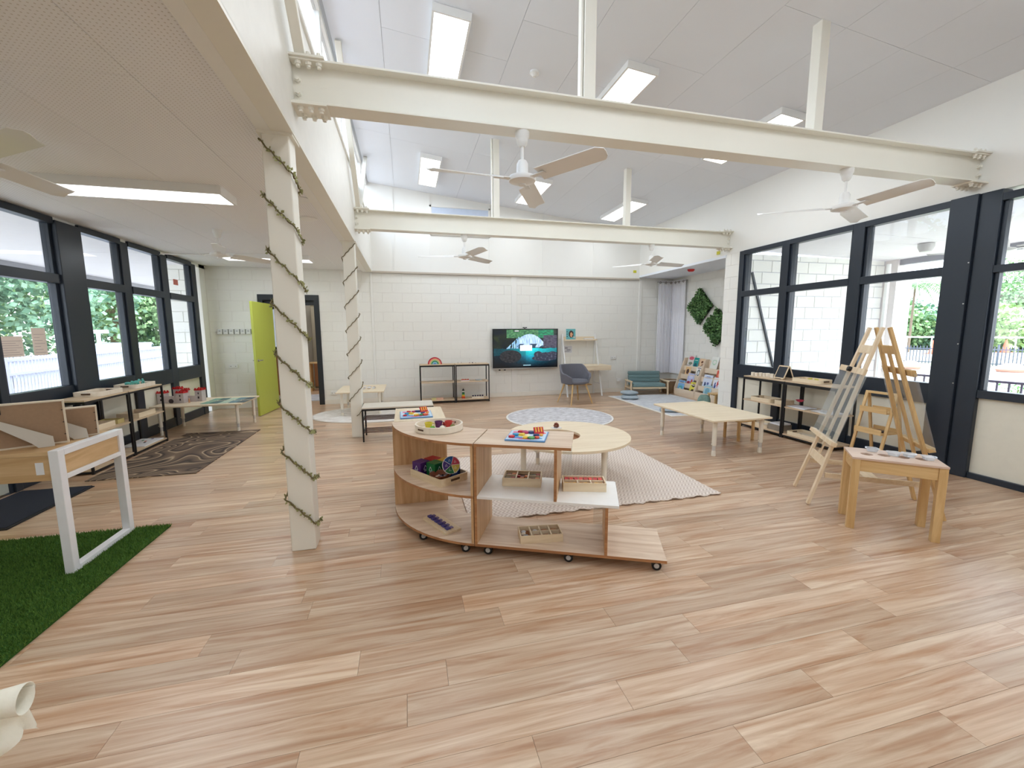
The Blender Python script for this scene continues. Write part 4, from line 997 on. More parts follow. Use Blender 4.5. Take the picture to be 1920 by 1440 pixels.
# right wall shelf contents
def block_arc(lab, x, y, z, n=8, L=.32):
    t = thing('block_garland', lab, 'blocks', (x, y, z))
    for k in range(n):
        MB().cyl((0, 0, 0), (0, 0, .05 + .004 * (k % 2)), .026, n=12).build('round_block', LBIRCH, t, True).location = (.05 * math.sin(k * .6) - .02, -L / 2 + L * k / (n - 1), 0)
block_arc('row of pale round wooden blocks on the shelf beside the block pier', 5.22, 5.16, .8005)
t = thing('chalkboard_easel', 'small black table chalkboard with wooden frame and ball feet', 'chalkboard', (5.22, 4.83, .8005), -PI / 2 - .15)
for sg in (-1, 1):
    M = Matrix.Translation((0, sg * .075, .012)) @ Matrix.Rotation(sg * .38, 4, 'X')
    MB().box(-.085, .085, -.003, .003, .012, .175, M=M).build('slate', mat('slate', (40, 46, 54), .6), t)
    MB().box(-.095, -.085, -.006, .006, .0, .19, M=M).box(.085, .095, -.006, .006, .0, .19, M=M).box(-.085, .085, -.006, .006, .175, .19, M=M).box(-.085, .085, -.006, .006, .0, .012, M=M).build('frame', PINE, t)
    for x in (-.07, .07): MB().ell((x, sg * .085, .012), (.012, .012, .012), 10, 6).build('ball_foot', PALE, t, True)
corner_tray('wooden_tray', 'pale tray with yellow crescents on the right wall shelf top', 5.24, 4.42, .8005, PI / 2, .40, .24, .05, PALE, (206, 160, 120))
for k in range(5):
    pts = [(.035 * math.cos(a), .035 * math.sin(a)) for a in [PI * i / 8 for i in range(9)]] + [(.018 * math.cos(a), .018 * math.sin(a) - .002) for a in [PI * i / 8 for i in range(8, -1, -1)]]
    o = MB().prism(pts, 0, .02).build('yellow_crescent', col('yellow_felt', (214, 206, 90))); o.location = (5.20 + .03 * (k % 2), 4.30 + .055 * k - .02, .8125 + .021 * (k % 2)); o.rotation_euler = (.2, 0, k * 1.1)
    tag(o, 'yellow crescent in the right shelf top tray, %s from the easel side' % ORD[k], 'toy', 'yellow crescents in the tray')
corner_tray('wooden_tray', 'pale wooden tray on the middle shelf next to the block pier', 5.22, 5.10, .4405, PI / 2, .36, .26, .055, PALE, (226, 204, 176))
lidless_box('wooden_crate', 'shallow wooden crate standing right of the tray on the middle shelf', 5.23, 4.80, .4405, PI / 2, .14, .2, .06, [], PALE, 'crate')
for k, (y, lab) in enumerate(((4.50, 'white paper stack on the middle shelf behind the acrylic easel, left stack'), (4.14, 'white paper stack on the middle shelf behind the acrylic easel, right stack'))):
    t = thing('paper_stack', lab, 'paper', (5.20, y, .4405))
    for j in range(4): MB().box(-.1, .1, -.14, .14, j * .003, j * .003 + .0025).build('sheet', WI, t).rotation_euler = (0, 0, .06 * (j - 1.5))
t = thing('pink_dish', 'pink petal dish on a clear stem on the middle right shelf', 'dish', (5.30, 4.62, .4405))
MB().lathe([(0, 0), (.035, 0), (.035, .004), (.006, .008), (.006, .06), (0, .06)], n=16).build('stem', ACRY, t, True)
MB().lathe([(0, .06), (.03, .062), (.055, .085), (.05, .087), (.028, .068), (0, .066)], n=9).build('bowl', col('pink_petal', (214, 70, 96)), t)
corner_tray('wooden_tray', 'white lined tray on the bottom right shelf behind the table leg', 5.22, 5.13, .0605, PI / 2, .36, .26, .05, PALE, (232, 226, 216))
t = thing('paper_basket', 'grey woven box of white papers on the bottom right shelf', 'basket', (5.22, 4.84, .0605))
MB().box(-.11, .11, -.10, .10, 0, .08).build('basket', mat('grey_weave', (150, 140, 128), .9, bump=.6, bscale=120), t); MB().box(-.09, .10, -.09, .08, .08, .10).build('paper', WI, t)
corner_tray('wooden_tray', 'wide pale tray with leaf-shaped hole pieces on the bottom shelf behind the easel', 5.22, 4.38, .0605, PI / 2, .44, .28, .05, PALE, (236, 226, 206))
for k, (dx, dy) in enumerate(((-.03, .12), (-.02, -.13))):
    o = MB().ell((0, 0, .006), (.05, .025, .006), 14, 5).build('leaf_piece', col('leaf_brown', (134, 92, 66))); o.location = (5.22 + dx, 4.38 + dy, .069); tag(o, ('brown leaf piece at the left of the bottom tray', 'brown leaf piece at the easel end of the bottom tray')[k], 'toy')

# left wall shelf contents
corner_tray('wooden_tray', 'pale oval-cornered tray on the left wall shelf top near the photo frames', -3.43, 5.75, .8005, PI / 2, .40, .26, .05, LBIRCH, (210, 190, 160))
corner_tray('wooden_tray', 'pale tray holding teal animals on the left wall shelf top', -3.43, 6.42, .8005, PI / 2, .42, .26, .05, LBIRCH, (210, 190, 160))
TEAL = col('teal_toy', (96, 180, 170))
for k in range(4):
    t = thing('teal_animal', 'teal toy animal in the left window tray, %s from the near end' % ORD[k], 'toy', (-3.43 + .03 * (k % 2), 6.28 + .085 * k, .809), k * .7, 'teal toy animals')
    MB().ell((0, 0, .055), (.04, .016, .018), 10, 6).build('body', TEAL, t, True); MB().ell((.045, 0, .075), (.016, .01, .012), 8, 6).build('head', TEAL, t, True)
    for x in (-.025, .025):
        for y in (-.009, .009): MB().cyl((x, y, .0), (x, y, .05), .006, n=6).build('leg', TEAL, t)
lidless_box('wooden_crate', 'pale wooden crate on the middle left shelf behind the photo frames', -3.43, 5.62, .4305, PI / 2, .30, .22, .06, [(-.02, .02, -.46, .46)], PALE, 'crate', inside=(160, 90, 56))
lidless_box('wooden_crate', 'olive toned crate at the middle of the left wall shelf', -3.43, 5.89, .4305, PI / 2, .12, .2, .05, [], mat('olive_crate', (196, 178, 120), .6), 'crate')
lidless_box('wooden_crate', 'pale crate with dark red inside on the middle left shelf by the castle table', -3.42, 6.36, .4305, PI / 2, .36, .24, .06, [], PALE, 'crate', inside=(110, 50, 34))
t = thing('felt_board', 'white felt board with small shapes on the bottom left shelf', 'board', (-3.42, 6.42, .0505), PI / 2)
MB().box(-.22, .22, -.13, .13, 0, .012).build('board', WI, t)
for k, c in enumerate(((180, 40, 40), (220, 190, 90), (60, 60, 70), (200, 110, 60), (90, 140, 90), (120, 90, 140))): MB().ell((-.17 + .067 * k, .05 * math.sin(k * 2), .0155), (.022, .014, .004), 8, 4).build('shape', col('felt_%d' % k, c), t)
t = thing('wicker_basket', 'brown ribbed wicker basket on the floor level of the left shelf', 'basket', (-3.42, 5.70, .0505))
MB().lathe([(0, 0), (.11, 0), (.13, .17), (.12, .17), (.10, .01), (0, .01)], n=20).build('body', mat('wicker_brown', (146, 92, 60), .8, bump=.6), t, True)
for k in range(8): MB().lathe([(.111 + .0024 * k, .01 + .02 * k), (.117 + .0024 * k, .016 + .02 * k), (.113 + .0024 * k, .022 + .02 * k)], n=24, cap=False).build('weave_ring', mat('wicker_pale', (190, 140, 100), .8), t)

# toy castle and cards on the long left table
t = thing('toy_castle', 'grey toy castle with red battlements on the long left table', 'toy castle', (-3.38, 7.42, .4405), -.15)
CG = mat('castle_grey', (196, 186, 184), .8, var=.1, scale=30); CR = col('castle_red', (190, 30, 34)); CD = col('castle_dark', (60, 50, 56))
def tower(x, y, w, h, top=True):
    b = MB().box(x - w / 2, x + w / 2, y - w / 2, y + w / 2, 0, h); b.build('tower', CG, t)
    r = MB().box(x - w / 2 - .006, x + w / 2 + .006, y - w / 2 - .006, y + w / 2 + .006, h, h + .018)
    for k in (-1, 0, 1):
        for s in (-1, 1): r.box(x + k * w * .4 - w * .1, x + k * w * .4 + w * .1, y + s * w * .45 - .006, y + s * w * .45 + .006, h + .018, h + .036)
    r.build('battlement', CR, t)
    MB().box(x - .01, x + .01, y - w / 2 - .002, y - w / 2 + .001, h * .25, h * .45).box(x - .008, x + .008, y - w / 2 - .002, y - w / 2 + .001, h * .65, h * .82).build('slit_window', CD, t)
tower(-.20, -.1, .10, .15); tower(.07, -.1, .10, .15); tower(.24, .05, .10, .17); tower(-.09, .07, .09, .19); tower(-.0, .1, .07, .16)
MB().box(-.15, .02, -.14, -.11, 0, .09).box(.10, .22, -.03, 0, 0, .09).build('wall', CG, t)
for k in range(4): MB().box(-.145 + .042 * k, -.12 + .042 * k, -.14, -.11, .09, .105).build('merlon', CG, t)
MB().cyl((-.065, -.143, .03), (-.065, -.139, .03), .035, n=16).build('gate', CD, t)
for k, (x, y, c) in enumerate(((-.12, -.03, (214, 200, 110)), (-.05, -.05, (230, 226, 214)), (.15, -.13, (206, 150, 110)), (.16, .12, (120, 80, 60)), (.0, -.02, (190, 90, 60)))):
    tt = thing('knight_figure', 'toy figure at the castle, %s one' % ('yellow', 'white', 'peach', 'brown', 'orange')[k], 'figure', (-3.38 + x, 7.42 + y, .4405 if k > 1 else .4405), 0, 'figures at the castle')
    MB().lathe([(0, 0), (.012, 0), (.01, .03), (.013, .045), (.006, .05)], n=8).build('body', col('fig_%d' % k, c), tt); MB().ell((0, 0, .06), (.009, .009, .01), 8, 6).build('head', col('fig_skin', (220, 180, 150)), tt)
rng = random.Random(9)
for k in range(10):
    x = -2.95 + .12 * (k % 5); y = 7.2 + .30 * (k // 5)
    c = [(120, 170, 150), (70, 110, 110), (176, 200, 180), (90, 130, 140), (60, 80, 90)][k % 5]
    o = MB().box(-.055, .055, -.12, .12, 0, .003).build('picture_card', col('card_%d' % (k % 5), c)); o.location = (x, y, .4405); o.rotation_euler = (0, 0, rng.uniform(-.06, .06))
    tag(o, '%s picture card on the long left table, %s of its row, %s row' % (('mint', 'dark teal', 'pale green', 'blue green', 'slate')[k % 5], ORD[k % 5], ('near', 'far')[k // 5]), 'card', 'picture cards on the long left table')

# ================================================================== TELEVISION
t = thing('television', 'large wall television showing a turquoise waterfall pool', 'television', (2.63, 9.19, 1.10))
MB().box(-.77, .77, .0, .05, -.435, .445).build('bezel', mat('tv_black', (10, 11, 13), .25), t, bevel=.004)
MB().box(-.77, .77, -.006, .052, -.462, -.4355).build('silver_bar', MET, t, bevel=.003)
MB().box(-.773, -.7705, .0, .05, -.4355, .445).box(.7705, .773, .0, .05, -.4355, .445).box(-.773, .773, .0, .05, .4455, .448).build('side_trim', mat('tv_side', (190, 190, 188), .4), t)
def screen(u, v):
    n1 = mnoise.noise(Vector((u * 9, v * 7, 0))); n2 = mnoise.noise(Vector((u * 30, v * 26, 3))); n3 = mnoise.noise(Vector((u * 60, v * 8, 5)))
    c = (22 + 20 * n1, 30 + 20 * n1, 28 + 14 * n2)
    if v > .78 and .2 < u < .95:
        g_ = .5 + .5 * n2; c = (30 + 60 * g_ * (u < .7), 60 + 80 * g_, 50 + 40 * g_)
    if v > .5 and u > .78 and v < .85: c = (60 + 20 * n2, 56 + 20 * n2, 70 + 20 * n2)
    # falls
    topv = .9 - 1.1 * (u - .56) ** 2 * 4
    if .36 < u < .78 and .52 < v < topv - .02:
        k = .5 + .5 * n3
        c = (90 + 120 * k, 120 + 110 * k, 160 + 90 * k)
        if v < .62 and n1 > .05: c = (40, 60, 80)
    if .2 < u < .40 and .47 < v < .47 + (u - .18) * 1.6 and n3 > -.2: c = (110 + 60 * n3, 150 + 50 * n3, 180)
    # pool
    if v < .5 - .04 * abs(n1):
        k = max(0, 1 - abs(u - .58) * 2.2); d = max(0, min(1, v / .5))
        c = (10 + 20 * d * k, 50 + 150 * d * (k * .7 + .3 * (u > .5)) + 12 * n2, 60 + 150 * d * (k * .7 + .3 * (u > .5)) + 12 * n2)
        if v < .3: c = (c[0], c[1] * (.45 + v * 1.6) * (.55 + .6 * k), c[2] * (.5 + v * 1.6) * (.6 + .6 * k))
    if ((u - .26) / .17) ** 2 + ((v - .28) / .17) ** 2 < 1: c = (34 + 16 * n2, 36 + 14 * n2, 40 + 14 * n2)
    for (a, b, r1, r2) in ((.7, .32, .07, .09), (.82, .32, .08, .06), (.93, .3, .1, .1), (.8, .22, .2, .08)):
        if ((u - a) / r1) ** 2 + ((v - b) / r2) ** 2 < 1: c = (40 + 50 * max(0, n2), 44 + 50 * max(0, n2), 58 + 50 * max(0, n2))
    if .41 < u < .60 and .43 < v < .58: c = (214, 224, 246)
    if .425 < u < .585 and .455 < v < .555: c = (196, 206, 236)
    if .31 < u < .40 and .945 < v < .985: c = (20, 22, 28) if not (.325 < u < .39 and .955 < v < .975) else (210, 214, 220)
    if .46 < u < .58 and .03 < v < .045: c = (150, 190, 200)
    return tuple(max(0, min(255, q)) for q in c)
SCR = vcol('lit_screen', .2, .75)
paint('screen', 1.49, .835, 200, 112, screen, t, Matrix.Translation((0, -.0012, -.408)), SCR)
t2 = thing('webcam', 'black webcam on top of the television', 'camera', (2.61, 9.2, 1.549))
MB().box(-.05, .05, -.012, .012, .012, .034).build('body', BLACKPL, t2, bevel=.006); MB().box(-.016, .016, -.012, .02, 0, .012).build('clip', BLACKPL, t2); MB().cyl((0, -.0125, .023), (0, -.016, .023), .008, n=12).build('lens', MET, t2)
for k, x in enumerate((2.02, 2.14)):
    o = MB().lathe([(0, 0), (.02, 0), (.026, -.012), (.018, -.024), (0, -.025)], n=12).build('speaker_knob', BLACKPL); o.location = (x, 9.2, .637); tag(o, ('left', 'right')[k] + ' small black sensor under the television edge', 'sensor')

# ================================================================== LADDER DESK + CHAIR
t = thing('ladder_desk', 'white leaning ladder desk with two pale shelves beside the television', 'desk', (3.93, 9.0, 0))
for x in (-.41, .41):
    MB().beam((x, .22, 1.42), (x * 1.03, -.20, 0), .028, .028).build('front_rail', WPLAS, t)
    MB().beam((x, .235, 1.40), (x, .235, 0), .024, .024).build('rear_rail', WPLAS, t)
    MB().beam((x, .235, .28), (x * 1.02, -.11, .28), .02, .02).build('cross_rail', WPLAS, t)
MB().box(-.40, .40, .06, .25, 1.27, 1.30).box(-.40, .40, .235, .25, 1.30, 1.36).build('upper_shelf', PALE, t)
MB().box(-.44, .60, -.28, .25, .60, .71).build('drawer_box', PALE, t, bevel=.003)
MB().box(-.30, .30, .10, .25, .22, .24).build('foot_shelf', HONEYX, t)
def book(nm, lab, loc, rz, tilt, w, h, th, f, grp=None, cat='book', nx=14, ny=18):
    b = thing(nm, lab, cat, loc, (tilt, 0, rz), grp)
    MB().box(-w / 2, w / 2, 0, th, 0, h).build('pages', WI, b)
    paint('cover', w, h, nx, ny, f, b, Matrix.Translation((0, -.0008, 0)))
    return b
book('picture_book', 'teal picture book with a round portrait on the ladder desk shelf', (3.67, 9.06, 1.3005), 0, -.06, .23, .24, .012, blobs((110, 184, 186), [(.55, .5, .26, .34, (60, 40, 36)), (.55, .45, .14, .22, (226, 170, 130)), (.12, .7, .05, .06, (30, 50, 60)), (.12, .5, .05, .06, (30, 50, 60)), (.12, .3, .05, .06, (30, 50, 60)), (.85, .2, .1, .08, (220, 200, 190))]))
o = MB().box(-.12, .1, -.03, .03, 0, .02).build('closed_book', WI, bevel=.002); o.location = (4.13, 9.1, 1.3005); tag(o, 'white slim book lying on the ladder desk top shelf', 'book')
t = thing('wall_notice', 'small grey printed notice pinned under the ladder desk shelf', 'notice', (3.68, 9.276, .98))
MB().box(-.11, .11, -.002, .002, 0, .17).build('sheet', WI, t); paint('print', .2, .15, 14, 10, blobs((214, 214, 218), [(.3, .7, .2, .1, (150, 150, 160)), (.6, .4, .3, .08, (160, 160, 170)), (.4, .15, .3, .06, (170, 170, 176))]), t, Matrix.Translation((0, -.003, .01)))

t = thing('armchair', 'grey upholstered tub chair with splayed wooden legs before the ladder desk', 'chair', (3.38, 8.08, 0), .25)
CH = mat('grey_fabric', (112, 112, 120), .9, bump=.3, bscale=300)
b = MB(); nA, nV = 36, 8; vs = []; 
def shell_pt(a, v, off):
    # a angle (0 front... ), v 0 bottom..1 top ; opening at front (-y)
    rx, ry = .30 + .05 * v + off, .27 + .05 * v + off
    back = .5 - .5 * math.cos(a)          # 0 front, 1 back
    q_ = max(0, min(1, (back - .42) / .36)); q_ = q_ * q_ * (3 - 2 * q_)
    ht = .50 + .13 * min(1, back * 3) + .17 * q_
    x = rx * math.sin(a); y = -ry * math.cos(a) * .95
    return (x, y, .42 + (ht - .42) * v)
A0 = .75
angs = [A0 + (2 * PI - 2 * A0) * i / nA for i in range(nA + 1)]
outer = [shell_pt(a, v / nV, 0.0) for v in range(nV + 1) for a in angs]; inner = [shell_pt(a, v / nV, -.045) for v in range(nV + 1) for a in angs]
w_ = nA + 1; M_ = len(outer); fs = []
for v in range(nV):
    for i in range(nA):
        k = v * w_ + i; fs += [(k, k + 1, k + w_ + 1, k + w_), (k + M_ + 1, k + M_, k + w_ + M_, k + w_ + 1 + M_)]
for i in range(nA): fs += [(nV * w_ + i, nV * w_ + i + 1, nV * w_ + i + 1 + M_, nV * w_ + i + M_), (i + 1, i, i + M_, i + 1 + M_)]
for v in range(nV):
    k = v * w_; fs += [(k + w_, k + w_ + M_, k + M_, k)]; k = v * w_ + nA; fs += [(k, k + M_, k + w_ + M_, k + w_)]
b.add(outer + inner, fs).build('back_shell', CH, t, True, bevel=.012, ang=60)
MB().lathe([(0, .40), (.22, .40), (.285, .43), (.29, .46), (.26, .49), (0, .50)], n=32).build('seat_cushion', CH, t, True).scale = (1, .93, 1)
for sx in (-1, 1):
    for sy in (-1, 1): MB().cyl((sx * .16, sy * .14, .42), (sx * .27, sy * .24, 0), .019, .011, 12).build('leg', HONEY, t, True)

# ================================================================== TEAL SOFA, BASKET, CURTAIN
t = thing('small_sofa', 'small teal sofa with pale wooden frame in the back corner', 'sofa', (5.53, 8.93, 0), .28 * 0 - .22)
TF = mat('teal_fabric', (122, 148, 150), .9, bump=.3, bscale=260); 
Ls, Ds = .86, .44
for k in range(3):
    MB().box(-Ls / 2 + .05, Ls / 2 - .05, .02 + .02 * k, .10 + .02 * k, .27 + .085 * k, .27 + .085 * k + .083).build('back_cushion', TF, t, bevel=.018, seg=3)
MB().box(-Ls / 2 + .05, Ls / 2 - .05, -.34, .06, .19, .265).build('seat_cushion', TF, t, bevel=.02, seg=3)
MB().box(-Ls / 2 + .04, Ls / 2 - .04, -.35, -.32, .15, .185).box(-Ls / 2 + .04, Ls / 2 - .04, .08, .11, .15, .185).build('seat_rail', PINEX, t)
for s in (-1, 1):
    x = s * (Ls / 2 - .0)
    MB().box(x - .03, x + .03, -.36, .10, .30, .33).build('armrest', PINEX, t, bevel=.008)
    MB().beam((x, -.32, .30), (x, -.35, 0), .03, .035).build('leg', PINE, t); MB().beam((x, .08, .30), (x, .13, 0), .03, .035).build('leg', PINE, t)
    MB().box(x - .012, x + .012, -.32, .09, .14, .17).build('side_rail', PINE, t)
t = thing('wicker_basket', 'brown woven floor basket with white rim between sofa and book display', 'basket', (6.19, 8.89, 0))
prof = [(0, 0), (.17, 0), (.20, .12), (.23, .30), (.222, .30), (.19, .12), (.16, .012), (0, .012)]
MB().lathe(prof, n=28).build('body', mat('basket_brown', (150, 122, 92), .85, var=.2, scale=30, bump=.8, bscale=90), t, True)
MB().lathe([(.226, .295), (.236, .297), (.234, .318), (.224, .316), (.226, .295)], n=28, cap=False).build('cloth_rim', mat('basket_rim', (222, 214, 200), .9), t, True)
# curtain around the corner
t = thing('sheer_curtain', 'white sheer curtain hanging in the alcove corner', 'curtain', (6.2, 9.1, 0))
SHEER = glassy('sheer_cloth', (1, 1, 1), 1.0, haze=.86, haze_c=(.95, .95, 1.0))
path = [Vector((5.98 - 6.2, 9.19 - 9.1, 0)), Vector((6.36 - 6.2, 9.19 - 9.1, 0)), Vector((6.385 - 6.2, 9.12 - 9.1, 0)), Vector((6.385 - 6.2, 8.72 - 9.1, 0))]
seg = []; tot = 0
for a, c in zip(path, path[1:]): seg.append((a, c, (c - a).length)); tot += (c - a).length
n = 150; vs = []
for i in range(n + 1):
    s_ = tot * i / n; 
    for a, c, L in seg:
        if s_ <= L + 1e-6: p = a.lerp(c, s_ / L); d = (c - a).normalized(); break
        s_ -= L
    nrm = Vector((d.y, -d.x, 0)); off = .018 * math.sin(i * .75) + .008 * math.sin(i * 1.9)
    for j in range(9): vs.append(tuple(p + nrm * off * (.5 + .5 * (8 - j) / 8) + Vector((0, 0, .45 + 2.24 * j / 8))))
MB().add(vs, [(i * 9 + j, (i + 1) * 9 + j, (i + 1) * 9 + j + 1, i * 9 + j + 1) for i in range(n) for j in range(8)]).build('cloth', SHEER, t, True)
b = MB().add([v for i in range(n + 1) for v in (tuple(Vector(vs[i * 9 + 8]) + Vector((0, 0, -.11))), tuple(vs[i * 9 + 8]))], [(2 * i, 2 * i + 2, 2 * i + 3, 2 * i + 1) for i in range(n)])
b.build('header_band', mat('curtain_header', (244, 243, 240), .9), t, True)
MB().cyl((-.26, .09, 2.655), (.17, .09, 2.655), .01).build('rail', MET, t); MB().cyl((.185, .06, 2.655), (.185, -.42, 2.655), .01).build('rail', MET, t)
for (x, y, ax) in ((-.19, .065, 0), (-.04, .065, 0), (.1, .065, 0), (.16, -.02, 1), (.16, -.16, 1), (.16, -.32, 1)):
    MB().sweep([(math.cos(k * PI / 8) * .022 * (1 - ax) + x, y + math.cos(k * PI / 8) * .022 * ax, 2.64 + math.sin(k * PI / 8) * .022) for k in range(16)], .006, 6, closed=True).build('eyelet', mat('eyelet_bronze', (120, 104, 90), .3, metal=.8), t, True)

# ================================================================== GREEN WALL DIAMONDS
HL = leafmat('boxwood_leaf', (18, 54, 24), (132, 178, 112), .32); HB = col('boxwood_backing', (20, 40, 22))
rng = random.Random(11)
def diamond(lab, y, z, hw, hh):
    t = thing('foliage_panel', lab, 'wall plant', (6.449, y, z)); 
    MB().add([(-.03, 0, hh), (-.03, hw, 0), (-.03, 0, -hh), (-.03, -hw, 0), (0, 0, hh), (0, hw, 0), (0, 0, -hh), (0, -hw, 0)], [(0, 1, 2, 3), (7, 6, 5, 4), (0, 4, 5, 1), (1, 5, 6, 2), (2, 6, 7, 3), (3, 7, 4, 0)]).build('backing', HB, t)
    b = MB(); n = 0
    while n < 1500:
        a, c = rng.uniform(-1.05, 1.05), rng.uniform(-1.05, 1.05)
        if abs(a) + abs(c) > 1.06: continue
        n += 1; p = Vector((-.035 - rng.random() * .045, a * hw, c * hh)); L = rng.uniform(.035, .06)
        d = Vector((rng.uniform(-1, .1), rng.uniform(-1, 1), rng.uniform(-.6, 1))).normalized(); s_ = d.cross(Vector((1, 0, 0.2))).normalized() * L * .35
        b.add([p, p + d * L * .5 + s_ + Vector((-.004, 0, 0)), p + d * L, p + d * L * .5 - s_ + Vector((-.004, 0, 0))], [(0, 1, 2, 3)])
    stuff(b.build('leaves', HL, t))
diamond('left diamond panel of green leaves on the alcove wall', 8.21, 2.02, .385, .375)
diamond('right lower diamond panel of green leaves beside the block pier', 7.64, 1.56, .40, .385)

# ================================================================== BOOK DISPLAY
BW = wood('display_birch', (226, 206, 182), (238, 222, 200), 'Y', .5, 5, 8)
def display(lab, y0, y1):
    t = thing('book_display', lab, 'book rack', (6.08, y0, 0)); L = y1 - y0
    prof = [(0, 0), (0, .17), (.25, .86), (.35, .86), (.35, 0)]
    for y in (0, L - .018):
        vs = [(x, yy, z) for yy in (y, y + .018) for x, z in prof]; n = 5
        MB().add(vs, [(0, 1, 2, 3, 4), (9, 8, 7, 6, 5)] + [(i, i + 5, (i + 1) % 5 + 5, (i + 1) % 5) for i in range(5)]).build('side_panel', BW, t)
    for k in range(4):
        x = .01 + .075 * k; z = .0 + .19 * k if k else 0
        MB().box(x, x + .012, .018, L - .018, z, (.16 if k == 0 else .11 + .19 * k)).build('tier_front', BW, t)
        MB().box(x + .012, x + .075, .018, L - .018, .06 + .19 * k, .072 + .19 * k).build('tier_floor', BW, t)
    MB().box(.33, .345, .018, L - .018, .0, .84).build('back_panel', BW, t)
display('birch tiered book display nearest the sofa', 7.86, 8.56); display('birch tiered book display nearest the block pier', 7.14, 7.845)
def rbook(lab, y, tier, w, h, f):
    x = 6.08 + .01 + .075 * tier + .02; z = .0725 + .19 * tier; w *= 1.12; h *= 1.05
    # cover faces -X, leaning back
    book('picture_book', lab, (x, y, z), -PI / 2, -.26, w, h, .01, f)
rbook('white and pink picture book on the top tier, left end', 8.38, 3, .20, .28, blobs((220, 214, 210), [(.5, .75, .35, .15, (206, 90, 110)), (.5, .35, .3, .12, (120, 130, 110)), (.3, .15, .3, .08, (180, 176, 180))]))
rbook('teal picture book on the top tier', 8.20, 3, .15, .23, blobs((30, 150, 146), [(.5, .3, .3, .2, (20, 90, 110)), (.5, .75, .3, .05, (200, 230, 220))]))
rbook('tan picture book with brown monkeys on the top tier', 7.99, 3, .17, .22, blobs((232, 200, 164), [(.45, .65, .18, .12, (110, 60, 40)), (.6, .4, .15, .12, (120, 70, 50)), (.4, .2, .12, .08, (60, 40, 40))]))
rbook('tan picture book with a dark bear on the third tier', 8.36, 2, .17, .20, blobs((228, 190, 140), [(.45, .5, .25, .28, (80, 50, 40))]))
rbook('white picture book with a penguin on the third tier', 8.00, 2, .16, .24, blobs((236, 234, 228), [(.5, .42, .22, .3, (50, 60, 66)), (.5, .4, .13, .2, (220, 226, 230)), (.5, .85, .35, .07, (150, 140, 160))]))
rbook('lilac picture book with red details on the second tier', 8.17, 1, .20, .26, blobs((184, 190, 226), [(.3, .2, .25, .15, (150, 40, 60)), (.75, .3, .15, .2, (190, 60, 60)), (.5, .7, .3, .15, (206, 210, 236))]))
rbook('light blue picture book on the lowest tier, left end', 8.40, 0, .20, .27, blobs((130, 180, 226), [(.5, .35, .32, .22, (90, 180, 190)), (.45, .3, .18, .1, (190, 220, 220)), (.5, .85, .3, .06, (60, 90, 150))]))
rbook('yellow picture book with dark animals on the lowest tier', 7.98, 0, .19, .27, blobs((232, 222, 90), [(.5, .75, .3, .12, (50, 46, 40)), (.5, .3, .26, .16, (70, 56, 40)), (.42, .76, .08, .04, (230, 226, 200))]))
rbook('white picture book with a pale green ring, top tier near the pier', 7.62, 3, .19, .28, blobs((232, 234, 228), [(.5, .6, .3, .2, (190, 220, 196)), (.5, .6, .2, .12, (232, 234, 228))]))
rbook('large white and blue picture book on the second tier of the pier side display', 7.62, 1, .24, .28, blobs((214, 222, 240), [(.3, .3, .1, .14, (40, 60, 110)), (.6, .35, .1, .12, (90, 110, 170)), (.5, .8, .35, .08, (150, 170, 210)), (.8, .15, .15, .1, (80, 110, 130))]))
rbook('red and orange picture book beside the block pier', 7.34, 2, .18, .22, blobs((214, 90, 70), [(.5, .5, .28, .25, (236, 170, 140))]))
rbook('white picture book with blue and red stripes beside the block pier', 7.33, 1, .20, .25, blobs((230, 232, 240), [(.3, .3, .1, .3, (40, 60, 140)), (.6, .5, .08, .3, (200, 50, 60))]))
rbook('pale blue picture book on the lowest tier of the pier side display', 7.52, 0, .2, .26, blobs((170, 206, 220), [(.5, .5, .3, .3, (120, 170, 190))]))
# floor cushions and grey rug
t = thing('floor_rug', 'pale grey rectangular rug in front of the book display', 'rug', (0, 0, 0))
MB().prism([(4.50, 6.34), (5.86, 6.34), (5.98, 8.56), (4.50, 8.66)], .001, .010).build('pile', rug_mat('pale_grey_rug', (196, 198, 204), (220, 222, 226), 6), t)
MB().prism([(4.44, 6.28), (5.90, 6.28), (5.90, 6.34), (4.44, 6.34)], .001, .009).prism([(4.44, 6.34), (4.50, 6.34), (4.50, 8.68), (4.44, 8.68)], .001, .009).build('binding', mat('rug_edge_cream', (232, 226, 216), .9), t)
CU = mat('cushion_grey_blue', (170, 182, 190), .9, bump=.25, bscale=200)
def cushion(lab, x, y, z, rx, ry, h, rz=0, m=CU):
    n, k = 28, 12; vs = []; 
    for a in range(k + 1):
        tt = PI * a / k
        for i in range(n):
            p = 2 * PI * i / n; q = 1 + .10 * math.cos(4 * p); rr = math.sin(tt) ** .6
            vs.append((rx * rr * math.cos(p) * q, ry * rr * math.sin(p) * q, h / 2 - h / 2 * math.cos(tt) + .006 * math.sin(5 * p + a) * math.sin(tt)))
    fs = [(a * n + i, a * n + (i + 1) % n, (a + 1) * n + (i + 1) % n, (a + 1) * n + i) for a in range(k) for i in range(n)]
    o = MB().add(vs, fs).build('floor_cushion', m, smooth=True, ang=180); o.location = (x, y, z); o.rotation_euler = (0, 0, rz); tag(o, lab, 'cushion')
cushion('lower grey-blue cushion of the pair on the rug corner near the sofa', 4.72, 8.20, .0105, .20, .20, .085, .3)
cushion('upper grey-blue cushion of the pair near the sofa', 4.74, 8.26, .094, .185, .18, .085, .9)
cushion('flat grey-blue cushion on the rug behind the birch table leg', 4.74, 6.72, .0105, .24, .20, .07, .2)
t = thing('wooden_stand', 'small wooden stand with a green cushion between birch table and block pier', 'stand', (5.62, 6.62, 0))
